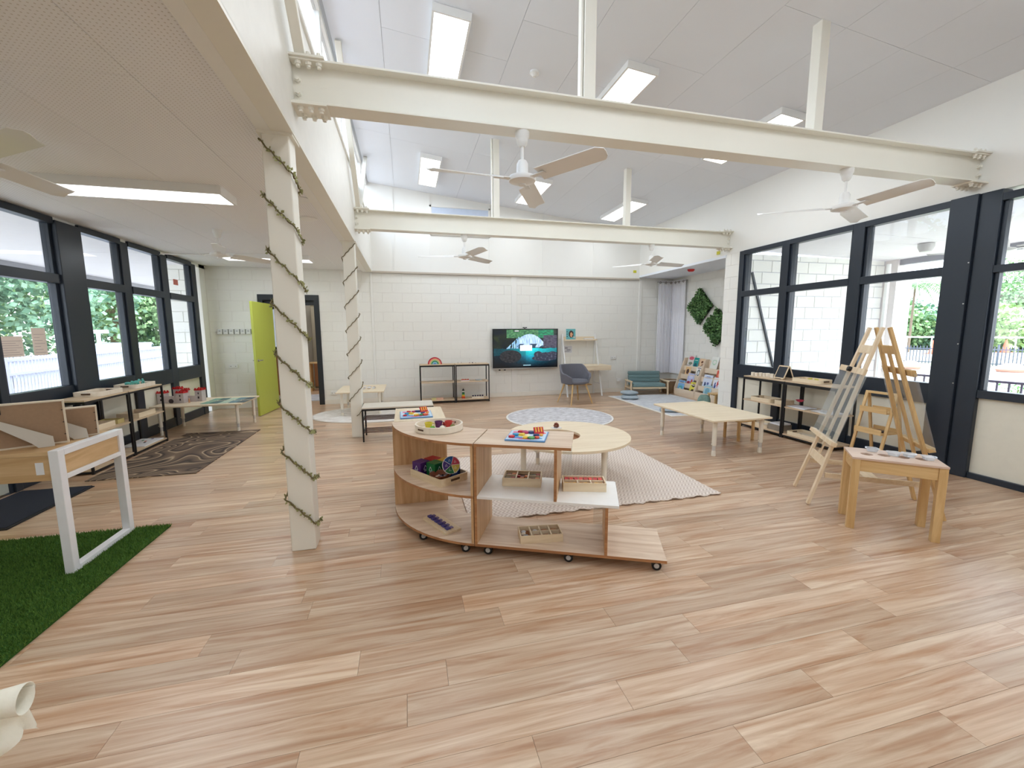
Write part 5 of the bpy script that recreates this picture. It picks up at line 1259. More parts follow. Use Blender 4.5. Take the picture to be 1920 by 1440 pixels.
for sx in (-.09, .09):
    for sy in (-.09, .09): MB().box(sx - .012, sx + .012, sy - .012, sy + .012, 0, .30).build('leg', HONEY, t)
MB().box(-.11, .11, -.11, .11, .30, .32).build('top', HONEYX, t)
cushion('mottled green cushion leaning by the small wooden stand', 5.42, 6.70, .0105, .12, .12, .28, 0, mat('green_mottle', (120, 146, 136), .9, var=.25, scale=30))

# ================================================================== EASEL
ex, ey = 3.815, 2.66
t = thing('double_easel', 'tall double-sided wooden easel with clear acrylic panels beside the tool table', 'easel', (ex, ey, 0), math.radians(54.1))
EH, EW, ES = 1.515, .49, .43
EP = PINE; EP2 = HONEY
for s, m in ((1, EP), (-1, EP2)):
    def P3(x, u, off=0.0):   # point on the sloping side: u=0 floor, u=1 top
        yy = s * (ES * (1 - u) + .022); n_ = Vector((0, s * EH, ES)).normalized()
        return Vector((x, yy, EH * u)) + n_ * off
    up = Vector((0, s * EH, ES)).normalized()
    for sx in (-1, 1): MB().beam(P3(sx * (EW / 2 - .02), .005), P3(sx * .125, 1), .042, .022, up).build('rail', m, t, bevel=.002)
    MB().beam(P3(0, .22), P3(0, .90), .045, .014, up).build('centre_slat', m, t, bevel=.002)
    for u, h, nm in ((.88, .07, 'top_crossbar'), (.245, .07, 'low_crossbar')): MB().beam(P3(-(.225 - .10 * u) + .02, u), P3((.225 - .10 * u) - .02, u), .016, h, P3(0, 1) - P3(0, 0)).build(nm, m, t, bevel=.002)
    lw_ = .30 if s > 0 else .24
    MB().beam(P3(-lw_, .365, .03), P3(lw_, .365, .03), .045, .035, P3(0, 1) - P3(0, 0)).build('ledge', m, t, bevel=.002)
    MB().beam(P3(-.27, .76, .03), P3(.27, .76, .03), .022, .05, P3(0, 1) - P3(0, 0)).build('clamp_bar', m, t, bevel=.002)
    MB().cyl(P3(0, .76, .042), P3(0, .76, .068), .022, n=10).build('clamp_knob', BLACKPL, t, True); MB().cyl(P3(0, .31, .012), P3(0, .31, .04), .02, n=10).build('ledge_knob', BLACKPL, t, True)
    a, b_, c, d = P3(-.31, .375, .022), P3(.31, .375, .022), P3(.31, .76, .022), P3(-.31, .76, .022)
    k = up * .004
    MB().add([a, b_, c, d, a + k, b_ + k, c + k, d + k], [(0, 1, 2, 3), (7, 6, 5, 4), (0, 4, 5, 1), (1, 5, 6, 2), (2, 6, 7, 3), (3, 7, 4, 0)]).build('acrylic_panel', ACRY, t)
for x in (-.222, .222): MB().box(x - .008, x + .008, -ES * .80, ES * .80, .255, .295).build('spreader', PINEX, t)
MB().box(-.21, .21, -.05, .05, .255, .27).build('spreader_plate', PINEX, t)

# ================================================================== TOOL TABLE IN FRONT
t = thing('paint_pot_table', 'small honey oak table with round pot holes and clear tubs in the right foreground', 'table', (3.51, 2.265, 0), math.radians(-42.7))
TW, TD, TZ = .53, .325, .555
TOPM = wood('greyed_top', (206, 178, 158), (222, 196, 176), 'X', .4, 5, 10)
holes = [(-.155, -.02), (-.05, .0), (.06, .0), (.165, .0)]
# top plate with four round holes
bm = bmesh.new(); 
me = MB().box(-TW / 2, TW / 2, -TD / 2, TD / 2, TZ - .016, TZ).mesh('top', [TOPM]); top = bpy.data.objects.new('tabletop', me); COL.objects.link(top); top.parent = t
bm.free()
HRAD = .038
def holed_plate(w, d, z0, z1, hs, r):
    """plate cut from strips: each hole sits in its own square cell"""
    b = MB(); n = 20
    xs = sorted(set([-w / 2, w / 2] + [h[0] - r - .006 for h in hs] + [h[0] + r + .006 for h in hs]))
    for x0, x1 in zip(xs, xs[1:]):
        hh = [h for h in hs if x0 < h[0] < x1]
        if not hh: b.box(x0, x1, -d / 2, d / 2, z0, z1); continue
        hx, hy = hh[0]; y0, y1 = hy - r - .006, hy + r + .006
        b.box(x0, x1, -d / 2, y0, z0, z1).box(x0, x1, y1, d / 2, z0, z1)
        ring = [(hx + r * math.cos(2 * PI * i / n + PI / 4), hy + r * math.sin(2 * PI * i / n + PI / 4)) for i in range(n)]
        sq = []
        for i in range(n):
            a = 2 * PI * i / n + PI / 4; q = max(abs(math.cos(a)), abs(math.sin(a))); sq.append((hx + (r + .006) * math.cos(a) / q, hy + (r + .006) * math.sin(a) / q))
        vs = [(x, y, z) for z in (z1, z0) for L_ in (ring, sq) for x, y in L_]
        fs = []
        for i in range(n):
            j = (i + 1) % n; fs += [(i, j, n + j, n + i), (2 * n + j, 2 * n + i, 3 * n + i, 3 * n + j), (j, i, 2 * n + i, 2 * n + j)]
        b.add(vs, fs)
    return b
bpy.data.objects.remove(top)
holed_plate(TW, TD, TZ - .014, TZ, holes, HRAD).build('tabletop', TOPM, t)
for y in (-TD / 2 + .012, TD / 2 - .030): MB().box(-TW / 2 + .05, TW / 2 - .05, y, y + .018, TZ - .105, TZ - .014).build('apron', HONEYX, t, bevel=.002)
for x in (-TW / 2 + .012, TW / 2 - .030): MB().box(x, x + .018, -TD / 2 + .05, TD / 2 - .05, TZ - .105, TZ - .014).build('apron', HONEYX, t, bevel=.002)
for sx in (-1, 1):
    for sy in (-1, 1):
        x, y = sx * (TW / 2 - .026), sy * (TD / 2 - .026); MB().box(x - .024, x + .024, y - .024, y + .024, 0, TZ - .0145).build('leg', HONEY, t, bevel=.002)
MB().box(-TW / 2 + .05, TW / 2 - .05, -.07, .07, TZ - .125, TZ - .105).build('under_rail', HONEYX, t)
TUB = glassy('clear_tub', (.93, .96, .98), 1.5, haze=.30, haze_c=(.95, .96, .98))
for i, (dx, dy) in enumerate(((-.10, .09), (.01, .02), (.10, .03), (.20, .0))):
    ax, ay = rotz(dx, dy, math.radians(-42.7)); rng = random.Random(i)
    prof = [(0, .003), (.030, .003), (.034, .02), (.040, .040), (.046, .042), (.046, .045), (.037, .043), (.030, .018), (.026, .007), (0, .007)]
    b = MB().lathe(prof, n=20)
    b.v = [(x * (1 + .14 * math.sin(3 * math.atan2(y, x) + i)), y * (1 + .10 * math.cos(4 * math.atan2(y, x))), z * 1.0) for x, y, z in b.v]
    o = b.build('clear_tub', TUB, smooth=True); o.location = (3.51 + ax, 2.265 + ay, TZ); o.scale = (1, 1, .6)
    tag(o, ('crumpled clear plastic tub at the far left of the honey oak table top', 'clear plastic tub on the middle left of the honey oak table', 'clear plastic tub on the middle right of the honey oak table', 'clear plastic tub at the right end of the honey oak table')[i], 'tub', 'clear plastic tubs on the oak table')

# A-frame stand behind the easel
t = thing('ladder_stand', 'small folding honey wood ladder stand with two trays behind the easel', 'stand', (5.10, 3.46, 0), -PI / 2)
for x in (-.15, .15):
    MB().beam((x, 0.0, .81), (x, -.20, 0), .018, .03, (1, 0, 0)).build('leg', HONEY, t, bevel=.002); MB().beam((x, 0.022, .79), (x, .17, 0), .018, .03, (1, 0, 0)).build('leg', HONEY, t, bevel=.002)
MB().box(-.14, .14, -.012, .012, .785, .81).build('top_bar', HONEYX, t)
for z, d in ((.585, .10), (.355, .155)):
    MB().box(-.139, .139, -d, d * .8, z, z + .012).build('tray_floor', HONEYX, t)
    MB().box(-.139, .139, -d - .012, -d, z, z + .06).build('tray_side', HONEYX, t); MB().box(-.139, .139, d * .8, d * .8 + .012, z, z + .05).build('tray_side', HONEYX, t)
b = MB().prism([(.06 * math.cos(2 * PI * i / 12) * 1.6, .035 * math.sin(2 * PI * i / 12)) for i in range(12)], 0, .02)
o = b.build('dark_fan_block', col('dark_slate_piece', (70, 60, 58)), bevel=.003); o.location = (5.06, 3.44, .3675); o.rotation_euler = (0, 0, -PI / 2); tag(o, 'dark rounded piece lying on the lower tray of the ladder stand', 'block')

# ================================================================== LEFT FOREGROUND: desk, photo frames, mats
WM = mat('white_metal', (236, 236, 238), .3)
t = thing('white_leg_desk', 'oak desk with white metal loop legs standing on the artificial grass', 'desk', (-2.05, 3.03, .0145))
DL = 1.35; DW = .60
DK = wood('oak_desk', (190, 150, 102), (218, 184, 138), 'X', .45, 5, 12)
for x in (0, -DL):
    xa, xb = (x - .05, x) if x == 0 else (x, x + .05)
    MB().box(xa, xb, 0, .05, 0, .785).box(xa, xb, DW - .05, DW, 0, .785).box(xa, xb, .05, DW - .05, .745, .785).box(xa, xb, .05, DW - .05, .595, .625).box(xa, xb, .05, DW - .05, .0, .035).build('loop_leg', WM, t, bevel=.003)
    MB().box(xa + .012, xb - .012, .05, DW - .05, .626, .744).build('oak_infill', wood('oak_desk_y', (190, 150, 102), (218, 184, 138), 'Y', .45, 5, 12), t)
MB().box(-DL + .05, -.0505, .012, DW - .012, .755, .778).build('desktop', DK, t)
MB().box(-DL + .05, -.0505, .012, .032, .60, .754).box(-DL + .05, -.0505, DW - .032, DW - .012, .60, .754).build('apron', DK, t)
MB().box(-.125, -.085, .0105, .0118, .64, .715).build('sticker', WI, t)
MDF = mat('mdf_back', (160, 132, 106), .8, var=.1, scale=60); FRP = mat('frame_cream', (226, 214, 194), .5)
def pframe(lab, x, y, ang, w, h):
    t = thing('photo_frame', lab, 'picture frame', (x, y, .7930), (0, 0, ang), 'photo frames on the desk')
    M = Matrix.Rotation(-.10, 4, 'X')
    MB().box(.008, w - .008, -.004, .004, .008, h - .008, M=M).build('backing', MDF, t)
    MB().box(0, w, -.014, .008, 0, .01, M=M).box(0, w, -.014, .008, h - .01, h, M=M).box(0, .01, -.014, .008, .01, h - .01, M=M).box(w - .01, w, -.014, .008, .01, h - .01, M=M).build('frame', FRP, t, bevel=.001)
    p = [(.06, .0), (.13, .0), (.155, .03), (w * .80, h * .70), (w * .76, h * .76), (.065, .06)]
    vs = []
    for k in (0, 1):
        for (a, c) in p: vs.append((a, .075 * (1 - c / (h * .76)) + .008 + .004 * k - c * .02 + c * .10, c + .001))
    n = 6; MB().add(vs, [tuple(range(n)), tuple(reversed(range(n, 2 * n)))] + [(i, (i + 1) % n, (i + 1) % n + n, i + n) for i in range(n)]).build('strut', mat('strut_grey', (196, 188, 176), .7), t)
    MB().box(w * .60, w * .69, .004, .009, h * .78, h * .88, M=M).build('hanger', BLACKPL, t)
    for k in range(3): MB().box(.006, .018, .004, .007, h * (.2 + .28 * k), h * (.2 + .28 * k) + .004, M=M).build('clip', BLACKPL, t)
A_ = math.atan2(-.50, -.86)
pframe('larger photo frame seen from its brown back with grey strut, front of the desk', -2.16, 3.30, A_, .44, .285)
pframe('smaller photo frame seen from its brown back, rear corner of the desk', -2.115, 3.50, A_ + .1, .30, .21)

# artificial grass mat
GR = mat('turf_base', (44, 84, 20), .95, var=.2, scale=14)
t = thing('artificial_grass_mat', 'thick green artificial grass mat under the white leg desk', 'mat', (0, 0, 0))
MB().box(-3.45, -1.83, .2, 3.66, .001, .014).build('turf_base', GR, t)
b = MB(); rng = random.Random(2)
for k in range(52000):
    x = rng.uniform(-3.0, -1.825); y = rng.uniform(1.6, 3.665)
    if x < -2.9 + (y - 3.66) * -.3 and y < 2.4: continue
    a = rng.uniform(0, PI); w = .003; h = rng.uniform(.012, .024); lx, ly = rng.uniform(-.012, .012), rng.uniform(-.012, .012)
    b.add([(x - w * math.cos(a), y - w * math.sin(a), .012), (x + w * math.cos(a), y + w * math.sin(a), .012), (x + lx, y + ly, .012 + h)], [(0, 1, 2)])
stuff(b.build('grass_blades', mat('grass_blade', (86, 120, 50), .8, var=.35, scale=40, spec=.2), t))
t = thing('entrance_mat', 'dark navy entrance mat with pale edge by the left door', 'mat', (0, 0, 0))
MB().box(-3.60, -3.05, 3.93, 4.83, .001, .011).build('pile', mat('navy_pile', (40, 44, 58), .95, bump=.5, bscale=250), t)
MB().box(-3.05, -3.02, 3.90, 4.84, .001, .008).box(-3.60, -3.05, 3.90, 3.93, .001, .008).box(-3.60, -3.05, 4.83, 4.86, .001, .008).build('binding', mat('mat_black', (30, 30, 36), .7), t)
m, n, l, p = pbase('swirl_rug')
tc_ = n.new('ShaderNodeTexCoord'); w1 = n.new('ShaderNodeTexNoise'); w1.inputs['Scale'].default_value = 1.15; w1.inputs['Detail'].default_value = 0; w1.inputs['Distortion'].default_value = 1.2
l.new(tc_.outputs['Object'], w1.inputs[0]); k1 = n.new('ShaderNodeMath'); k1.operation = 'MULTIPLY'; k1.inputs[1].default_value = 13; l.new(w1.outputs[0], k1.inputs[0]); k2 = n.new('ShaderNodeMath'); k2.operation = 'FRACT'; l.new(k1.outputs[0], k2.inputs[0])
r_ = n.new('ShaderNodeValToRGB'); r_.color_ramp.elements[0].position = .0; r_.color_ramp.elements[0].color = rgb(118, 98, 82); e = r_.color_ramp.elements.new(.42); e.color = rgb(96, 80, 68); e = r_.color_ramp.elements.new(.60); e.color = rgb(58, 50, 46); e = r_.color_ramp.elements.new(.74); e.color = rgb(110, 92, 78)
e = r_.color_ramp.elements.new(.86); e.color = rgb(186, 164, 136)
r_.color_ramp.elements[-1].position = .97; r_.color_ramp.elements[-1].color = rgb(118, 98, 82); l.new(k2.outputs[0], r_.inputs[0]); l.new(r_.outputs[0], p.inputs['Base Color']); p.inputs['Roughness'].default_value = .95
o = MB().box(-.49, .49, -1.03, 1.03, .001, .010).build('swirl_rug', m); o.location = (-2.72, 6.05, 0); tag(o, 'brown swirl patterned rug in front of the left wall shelves', 'rug')

# cloth draped over a small table at the bottom left corner
t = thing('low_side_table', 'low table with a pale wooden leg at the bottom left corner of the view', 'table', (-1.30, 1.22, 0))
MB().box(-.22, .12, -.28, .17, .41, .43).build('tabletop', PALE, t)
for x, y in ((.09, .14), (.09, -.25), (-.19, .14), (-.19, -.25)): MB().cyl((x, y, .41), (x * 1.1, y * 1.1, 0), .02, .014, 12).build('leg', PINE, t, True)
b = MB(); n1, n2 = 40, 46; vs = []
x0, x1, y0, y1 = -.24, .145, -.30, .195
for j in range(n2 + 1):
    for i in range(n1 + 1):
        u, v = i / n1, j / n2
        x = -.26 + u * .50; y = -.32 + v * .60; z = .434 + .004 * math.sin(9 * u + 5 * v)
        dx, dy = max(0, x - x1), max(0, y - y1)
        d = math.hypot(dx, dy)
        if d > 0:
            drop = min(d, .16); fold = .014 * math.sin(26 * (u - v) + 2)
            cx, cy = min(x, x1), min(y, y1); q = (1 / d)
            x = cx + dx * q * (.012 + fold + .05 * min(1, d * 4) * (1 if dx > dy else .5)); y = cy + dy * q * (.012 + fold + .03 * min(1, d * 4)); z = .434 - drop * .95
        vs.append((x, y, z))
CLO = mat('cream_cloth', (238, 234, 218), .85, var=.03, bump=.15)
o = b.add(vs, [(j * (n1 + 1) + i, j * (n1 + 1) + i + 1, (j + 1) * (n1 + 1) + i + 1, (j + 1) * (n1 + 1) + i) for j in range(n2) for i in range(n1)]).build('draped_cloth', CLO, smooth=True, ang=180)
o.location = (-1.30, 1.22, 0); tag(o, 'cream cloth draped over the low table at the bottom left corner', 'cloth')
vs = []; n = 22
for k in range(11):
    s_ = k / 10; r = .018 + .024 * s_
    for i in range(n): a = 2.1 * PI * i / (n - 1); rr = r * (1 - .10 * i / n); vs.append((-.20 + .30 * s_ + .0, rr * math.cos(a), rr * math.sin(a)))
o = MB().add(vs, [(k * n + i, (k + 1) * n + i, (k + 1) * n + i + 1, k * n + i + 1) for k in range(10) for i in range(n - 1)]).build('rolled_cloth', CLO, smooth=True, ang=180)
so = o.modifiers.new('thick', 'SOLIDIFY'); so.thickness = .002
o.location = (-1.17, 1.345, .482); o.rotation_euler = (0, 0, .12); tag(o, 'rolled corner of cream fabric lying on the draped low table', 'cloth')

# ================================================================== WALL FITTINGS
for k in range(6):
    t = thing('soap_dispenser', 'white wall box left of the lime door, %s from the left window corner' % ORD[k], 'wall box', (-3.47 + .098 * k, YB - .001, 1.46), 0, 'row of white wall boxes')
    MB().box(-.040, .040, -.05, 0, 0, .10).build('body', mat('dispenser_white', (222, 222, 220), .4), t, bevel=.004); MB().box(.041, .0455, -.035, 0, 0, .095).build('gap_shade_strip', mat('gap_shade_grey', (150, 150, 148), .6), t); MB().box(-.016, .016, -.052, -.0495, .05, .07).build('mark', mat('mark_grey', (170, 172, 176), .5), t)  # grey strip paints the shade in the gap between boxes
def outlet(lab, x, z, w=.12, h=.07):
    t = thing('wall_outlet', lab, 'outlet', (x, YB - .001, z)); MB().box(-w / 2, w / 2, -.022, 0, 0, h).build('plate', WPLAS, t, bevel=.003)
    for s in (-1, 1): MB().box(s * w * .25 - .008, s * w * .25 + .008, -.024, -.0215, h * .4, h * .6).build('socket', mat('socket_grey', (150, 150, 152), .5), t)
outlet('white double outlet low on the wall left of the lime door', -3.30, .80, .16)
outlet('white outlet on the back wall right of the ladder desk', 4.86, .81, .14)
outlet('white outlet near the floor right of the dark door frame', -1.50, .20); outlet('white outlet near the floor by the marbled rug', -1.24, .20)
t = thing('cable_box', 'small white cable box beside the teal sofa', 'outlet', (5.02, YB - .001, .26)); MB().box(-.05, .05, -.03, 0, 0, .08).build('plate', WPLAS, t, bevel=.003)
# doorway: dark frame, lime leaf swung open
d1 = struct('door_1')
MB().box(-2.79, DX0, YB - .02, YB + .2, 0, DZ1).box(DX1, -1.68, YB - .02, YB + .2, 0, DZ1).box(-2.79, -1.68, YB - .02, YB + .2, DZ1, 2.23).build('door_frame', mat('door_frame_dark', (40, 44, 48), .4), d1, bevel=.003)
MB().box(DX0, DX1, YB + .06, YB + .1, 2.03, DZ1).build('transom_bar', mat('door_frame_dark', (40, 44, 48), .4), d1)
leaf = thing('lime_door', 'lime green door leaf standing open into the room', 'door', (-2.50, 9.08, 0), math.atan2(8.22 - 9.08, -2.585 + 2.50))
MB().box(0, .86, -.02, .02, .012, 2.03).build('leaf', LIME, leaf, bevel=.003)
for s in (-1, 1):
    MB().cyl((.79, s * .02, 1.0), (.79, s * .026, 1.0), .026, n=16).cyl((.79, s * .026, 1.0), (.79, s * .06, 1.0), .009, n=10).box(.68, .80, s * .056 - .006, s * .056 + .006, .99, 1.008).build('lever_handle', MET, leaf, bevel=.002)
for z in (.25, 1.0, 1.8): MB().cyl((0, -.026, z), (0, -.026, z + .09), .007, n=8).build('hinge', MET, leaf)
# window notices on the left glass
for (y, z, w, h, lab) in ((5.08, 1.27, .26, .20, 'pale notice sheet taped to the left glass, wide one'), (5.41, 1.27, .17, .28, 'pale notice sheet taped to the left glass, tall one near the post')):
    t = thing('window_notice', lab, 'notice', (XL - .026, y, z), PI / 2)
    MB().box(-w / 2, w / 2, -.001, .001, 0, h).build('sheet', mat('notice_paper', (226, 212, 200), .7), t)
    for k in range(7): MB().box(-w / 2 + .02, w / 2 - .02 - .03 * (k % 3), -.0016, -.0010, h * .1 + h * .11 * k, h * .1 + h * .11 * k + .004).build('text_line', mat('notice_ink', (170, 150, 150), .7), t)
o = MB().box(-.002, .002, -.07, .07, 0, .09).build('red_notice', col('notice_red', (196, 110, 96))); o.location = (XL - .026, 8.25, 2.28); tag(o, 'small red notice on the upper glass next to the back wall', 'notice')
# room beyond the door
nb = struct('wall_beyond')
MB().box(XL, 0.4, 12.6, 12.7, 0, 2.8).box(XL - .1, XL, YB + .2, 12.7, 0, 2.8).box(.3, .4, YB + .2, 12.7, 0, 2.8).box(XL, .4, YB + .2, 12.7, 2.8, 2.9).build('shell', mat('beyond_wall', (196, 190, 176), .7), nb)
MB().box(XL, .4, YB, 12.7, -.02, -.0005).build('floor', FLOORM, nb)
t = thing('wooden_cabinet', 'brown wooden cabinet in the room beyond the doorway', 'cabinet', (-3.0, 11.2, 0)); MB().box(-.4, .4, -.2, .2, 0, 1.0).build('body', wood('cabinet_brown', (140, 92, 56), (176, 124, 82), 'Z', .5), t); MB().box(-.43, .43, -.23, .23, 1.0, 1.03).build('top', DARK, t)
t = thing('grey_window_frame', 'grey window bars seen through the doorway', 'window frame', (-3.2, 12.55, 1.1))
for k in range(5): MB().box(-.3 + .14 * k, -.27 + .14 * k, -.02, .02, 0, 1.0).build('bar', FRAME, t)
MB().box(-.33, .32, -.015, .015, 1.0, 1.06).box(-.33, .32, -.015, .015, -.06, 0).build('rail', FRAME, t); MB().box(-.3, .3, .021, .03, 0, 1.0).build('daylight_pane', emis('daylight_pane', (.8, .9, 1, 1), .3), t)
t = thing('tall_cabinet', 'tall cabinet with dark doors seen through the doorway', 'cabinet', (-2.05, 12.3, 0)); MB().box(-.35, .35, -.25, .25, .0, 2.2).build('body', mat('cabinet_olive', (120, 112, 88), .6), t)
for k in range(3): MB().box(-.34 + .23 * k, -.13 + .23 * k, -.262, -.251, .7, 2.15).build('door', mat('cab_door_%d' % k, [(150, 142, 124), (70, 72, 72), (190, 186, 176)][k], .4), t)
MB().box(-.34, .34, -.262, -.251, .05, .66).build('lower_door', wood('cabinet_brown', (140, 92, 56), (176, 124, 82), 'Z', .5), t)
o = MB().ell((0, 0, .09), (.09, .09, .09), 16, 10).build('blue_ball', col('ball_blue', (120, 140, 190)), smooth=True); o.location = (-2.12, 11.55, .93 - .2); 
t = thing('low_bench', 'wooden bench carrying a blue ball beyond the doorway', 'bench', (-2.1, 11.55, 0)); MB().box(-.3, .3, -.15, .15, .70, .73).build('seat', HONEYX, t)
for x in (-.27, .27): MB().box(x - .02, x + .02, -.13, .13, 0, .70).build('side', HONEY, t)
tag(o, 'small blue ball on the bench beyond the doorway', 'ball')
t = thing('fire_extinguisher', 'red fire extinguisher seen through the doorway', 'extinguisher', (-1.86, 11.6, 1.0)); MB().lathe([(0, 0), (.05, 0), (.05, .25), (.02, .30), (0, .30)], n=16).build('cylinder', col('ext_red', (150, 24, 30), .3), t, True); MB().box(-.03, .05, -.01, .01, .30, .33).build('handle', BLACKPL, t)
MB().box(-.02, .02, .03, .42, .1, .14).build('bracket', MET, t)
o = MB().box(-.7, .7, -.5, .5, .001, .01).build('marbled_rug', rug_mat('blue_marble', (170, 170, 180), (220, 220, 224), 5)); o.location = (-2.2, 10.3, 0); tag(o, 'pale marbled rug just beyond the doorway', 'rug')
dl = bpy.data.lights.new('beyond_lamp', 'AREA'); dl.energy = 16; dl.size = 1.0; dlo = bpy.data.objects.new('beyond_lamp', dl); COL.objects.link(dlo); dlo.location = (-2, 11, 2.75)

# ================================================================== OUTSIDE
CONC = mat('concrete', (206, 200, 190), .8, var=.06, scale=2)
gd = S_(MB().box(-90, 110, -60, 110, -.45, -.32).build('ground', mat('pale_ground', (160, 156, 146), .9, var=.1, scale=.4)))
S_(MB().box(XR + .14, 9.2, -3, 6.2, -.32, -.02).build('veranda_floor_right', CONC)); S_(MB().box(-6.6, XL - .12, -3, 12, -.32, -.02).build('veranda_floor_left', CONC))
SOF = mat('veranda_soffit', (232, 228, 232), .7)
def soffit(name, x0, x1, y0, y1, z0, z1):
    r_ = struct(name); n = 6
    for k in range(n):
        a = y0 + (y1 - y0) * k / n + .004; b = y0 + (y1 - y0) * (k + 1) / n - .004
        MB().add([(x0, a, z0), (x1, a, z1), (x1, b, z1), (x0, b, z0), (x0, a, z0 + .05), (x1, a, z1 + .05), (x1, b, z1 + .05), (x0, b, z0 + .05)], [(0, 1, 2, 3), (7, 6, 5, 4), (0, 4, 5, 1), (1, 5, 6, 2), (2, 6, 7, 3), (3, 7, 4, 0)]).build('soffit_sheet', SOF, r_)
    MB().add([(x0, y0, z0 + .06), (x1, y0, z1 + .06), (x1, y1, z1 + .06), (x0, y1, z0 + .06)], [(0, 1, 2, 3)]).build('roof_sheet', mat('roof_metal', (200, 200, 200), .5), r_)
    xe = x1 if abs(x1) > abs(x0) else x0; ze = z1 if xe == x1 else z0
    MB().box(xe - .06, xe + .06, y0, y1, ze - .10, ze + .08).build('edge_beam', mat('edge_grey', (150, 150, 158), .5), r_)
soffit('ceiling_veranda_right', XR + .14, 9.0, -3, 6.22, 2.85, 2.78); soffit('ceiling_veranda_left', XL - .12, -6.6, -3, 14, 2.80, 2.72)
S_(MB().box(8.9, 9.3, 6.0, 6.4, -.3, 2.85).build('veranda_pillar', mat('pillar_paint', (226, 218, 216), .6)))
o = MB().cyl((8.75, 6.05, -.3), (8.75, 6.05, 2.7), .035).build('downpipe', WPLAS, smooth=True); tag(o, 'white downpipe beside the outside pillar', 'pipe')
owl = S_(MB().box(-4.40, XL - .13, 9.6, 9.8, -.3, 2.8).build('wall_outside_left', MORTAR)); blocks(owl, 'X', 9.58, -4.40, XL - .13, -.1, 2.8, -1)
o = MB().beam((5.85, 6.203, 2.49), (6.45, 6.203, .81), .03, .03).build('tie_rod', FRAME); tag(o, 'thin dark diagonal rod outside the right window by the block wall', 'rod')
o = MB().lathe([(0, 0), (.10, 0), (.10, -.05), (.07, -.12), (0, -.13)], n=20).build('veranda_lamp', mat('lamp_dome', (200, 198, 196), .4), smooth=True); o.location = (7.8, 4.9, 2.80); tag(o, 'round grey lamp under the right veranda ceiling', 'lamp')
fan(6.85, 3.52, 2.82, 2.42, 20, 'outdoor ceiling fan seen through the right glass door', 'veranda fans')
# balustrades and fences: every picket a part
def fence(name, lab, pts, ztop, zbot, sp, w, m, rails, post_every=0, grp=None):
    t = thing(name, lab, 'fence', (pts[0][0], pts[0][1], zbot), 0, grp)
    a = Vector((*pts[0], 0)); b = Vector((*pts[1], 0)); L = (b - a).length; d = (b - a).normalized(); h = ztop - zbot
    pm_ = MB().box(-w / 2, w / 2, -w / 2, w / 2, 0, h).mesh('picket', m); pp = MB().box(-.03, .03, -.03, .03, 0, h + .1).mesh('post', m)
    n = int(L / sp)
    for k in range(min(n, 290)):
        q = d * (k * sp)
        if post_every and k % post_every == 0: inst('post', pp, t, q)
        else: inst('picket', pm_, t, q)
    for z in rails: MB().beam(Vector((0, 0, z)), d * (n * sp) + Vector((0, 0, z)), w * 1.6, w * 1.8).build('rail', m, t)
fence('balustrade', 'low dark balustrade along the right veranda edge', ((9.15, 1.2), (9.15, 5.95)), .68, -.02, .14, .02, mat('balustrade_purple', (84, 76, 96), .5), (.10, .68))
fence('picket_fence', 'dark picket fence across the lawn seen through the right windows', ((24, 21), (33, 6)), .62, -.32, .125, .028, mat('fence_dark', (90, 92, 108), .6), (.1, .8), 16)
fence('picket_fence', 'pale picket fence outside the left windows', ((-7.4, 8), (-9.8, 30)), 1.02, -.32, .10, .03, mat('fence_pale', (176, 178, 200), .5), (.12, 1.0, 1.28), 24)
fence('pool_fence', 'white tall mesh fence behind the dark picket fence', ((30, 25), (42, 8)), 1.05, -.32, 1.2, .05, WPLAS, (1.3,))
# lawn, path, boulders
t = thing('lawn', 'strip of mown green lawn beyond the right veranda', 'lawn', (0, 0, 0))
MB().add([(23.0, 21, -.315), (31.4, 6, -.315), (33.0, 6, -.315), (24.4, 21.5, -.315)], [(0, 1, 2, 3)]).add([(12, 2, -.315), (15, 1, -.315), (12, 14, -.315), (10.5, 14, -.315)], [(0, 1, 2, 3)]).build('turf', mat('lawn_green', (140, 176, 110), .9, var=.15, scale=3), t)
rng = random.Random(4)
for k in range(7):
    x, y = 21.6 + 1.2 * k * .9, 15.2 - 1.55 * k * .75 + .3
    o = MB().ell((0, 0, .12), (rng.uniform(.5, .75), rng.uniform(.35, .5), rng.uniform(.22, .32)), 10, 6).build('boulder', col('boulder_pink', (206, 158, 140), .9), smooth=True); o.location = (x, y, -.32); o.rotation_euler = (0, 0, k)
    tag(o, 'pinkish boulder by the lawn strip, %s of the row counted from the left' % ORD[k], 'boulder', 'boulders along the lawn')
for k, (x, y) in enumerate(((12.6, 7.6), (14.0, 6.6), (13.0, 9.2))):
    t = thing('garden_shrub', ('small green shrub behind the balustrade, nearest the pillar', 'small green shrub behind the balustrade, nearest the big post', 'small green shrub in the garden bed, farthest')[k], 'shrub', (x, y, -.32)); b = MB(); rng = random.Random(k)
    for q in range(140):
        p = Vector((rng.gauss(0, .16), rng.gauss(0, .16), rng.uniform(.05, .5))); dd = Vector((rng.uniform(-1, 1), rng.uniform(-1, 1), rng.uniform(0, 1))).normalized() * .1; s_ = dd.cross(Vector((0, 0, 1))) * .35; b.add([p, p + dd * .5 + s_, p + dd, p + dd * .5 - s_], [(0, 1, 2, 3)])
    stuff(b.build('leaves', mat('shrub_green', (110, 160, 90), .7, var=.2), t)); MB().cyl((0, 0, 0), (0, 0, .4), .02, n=8).build('stem', STEM, t)
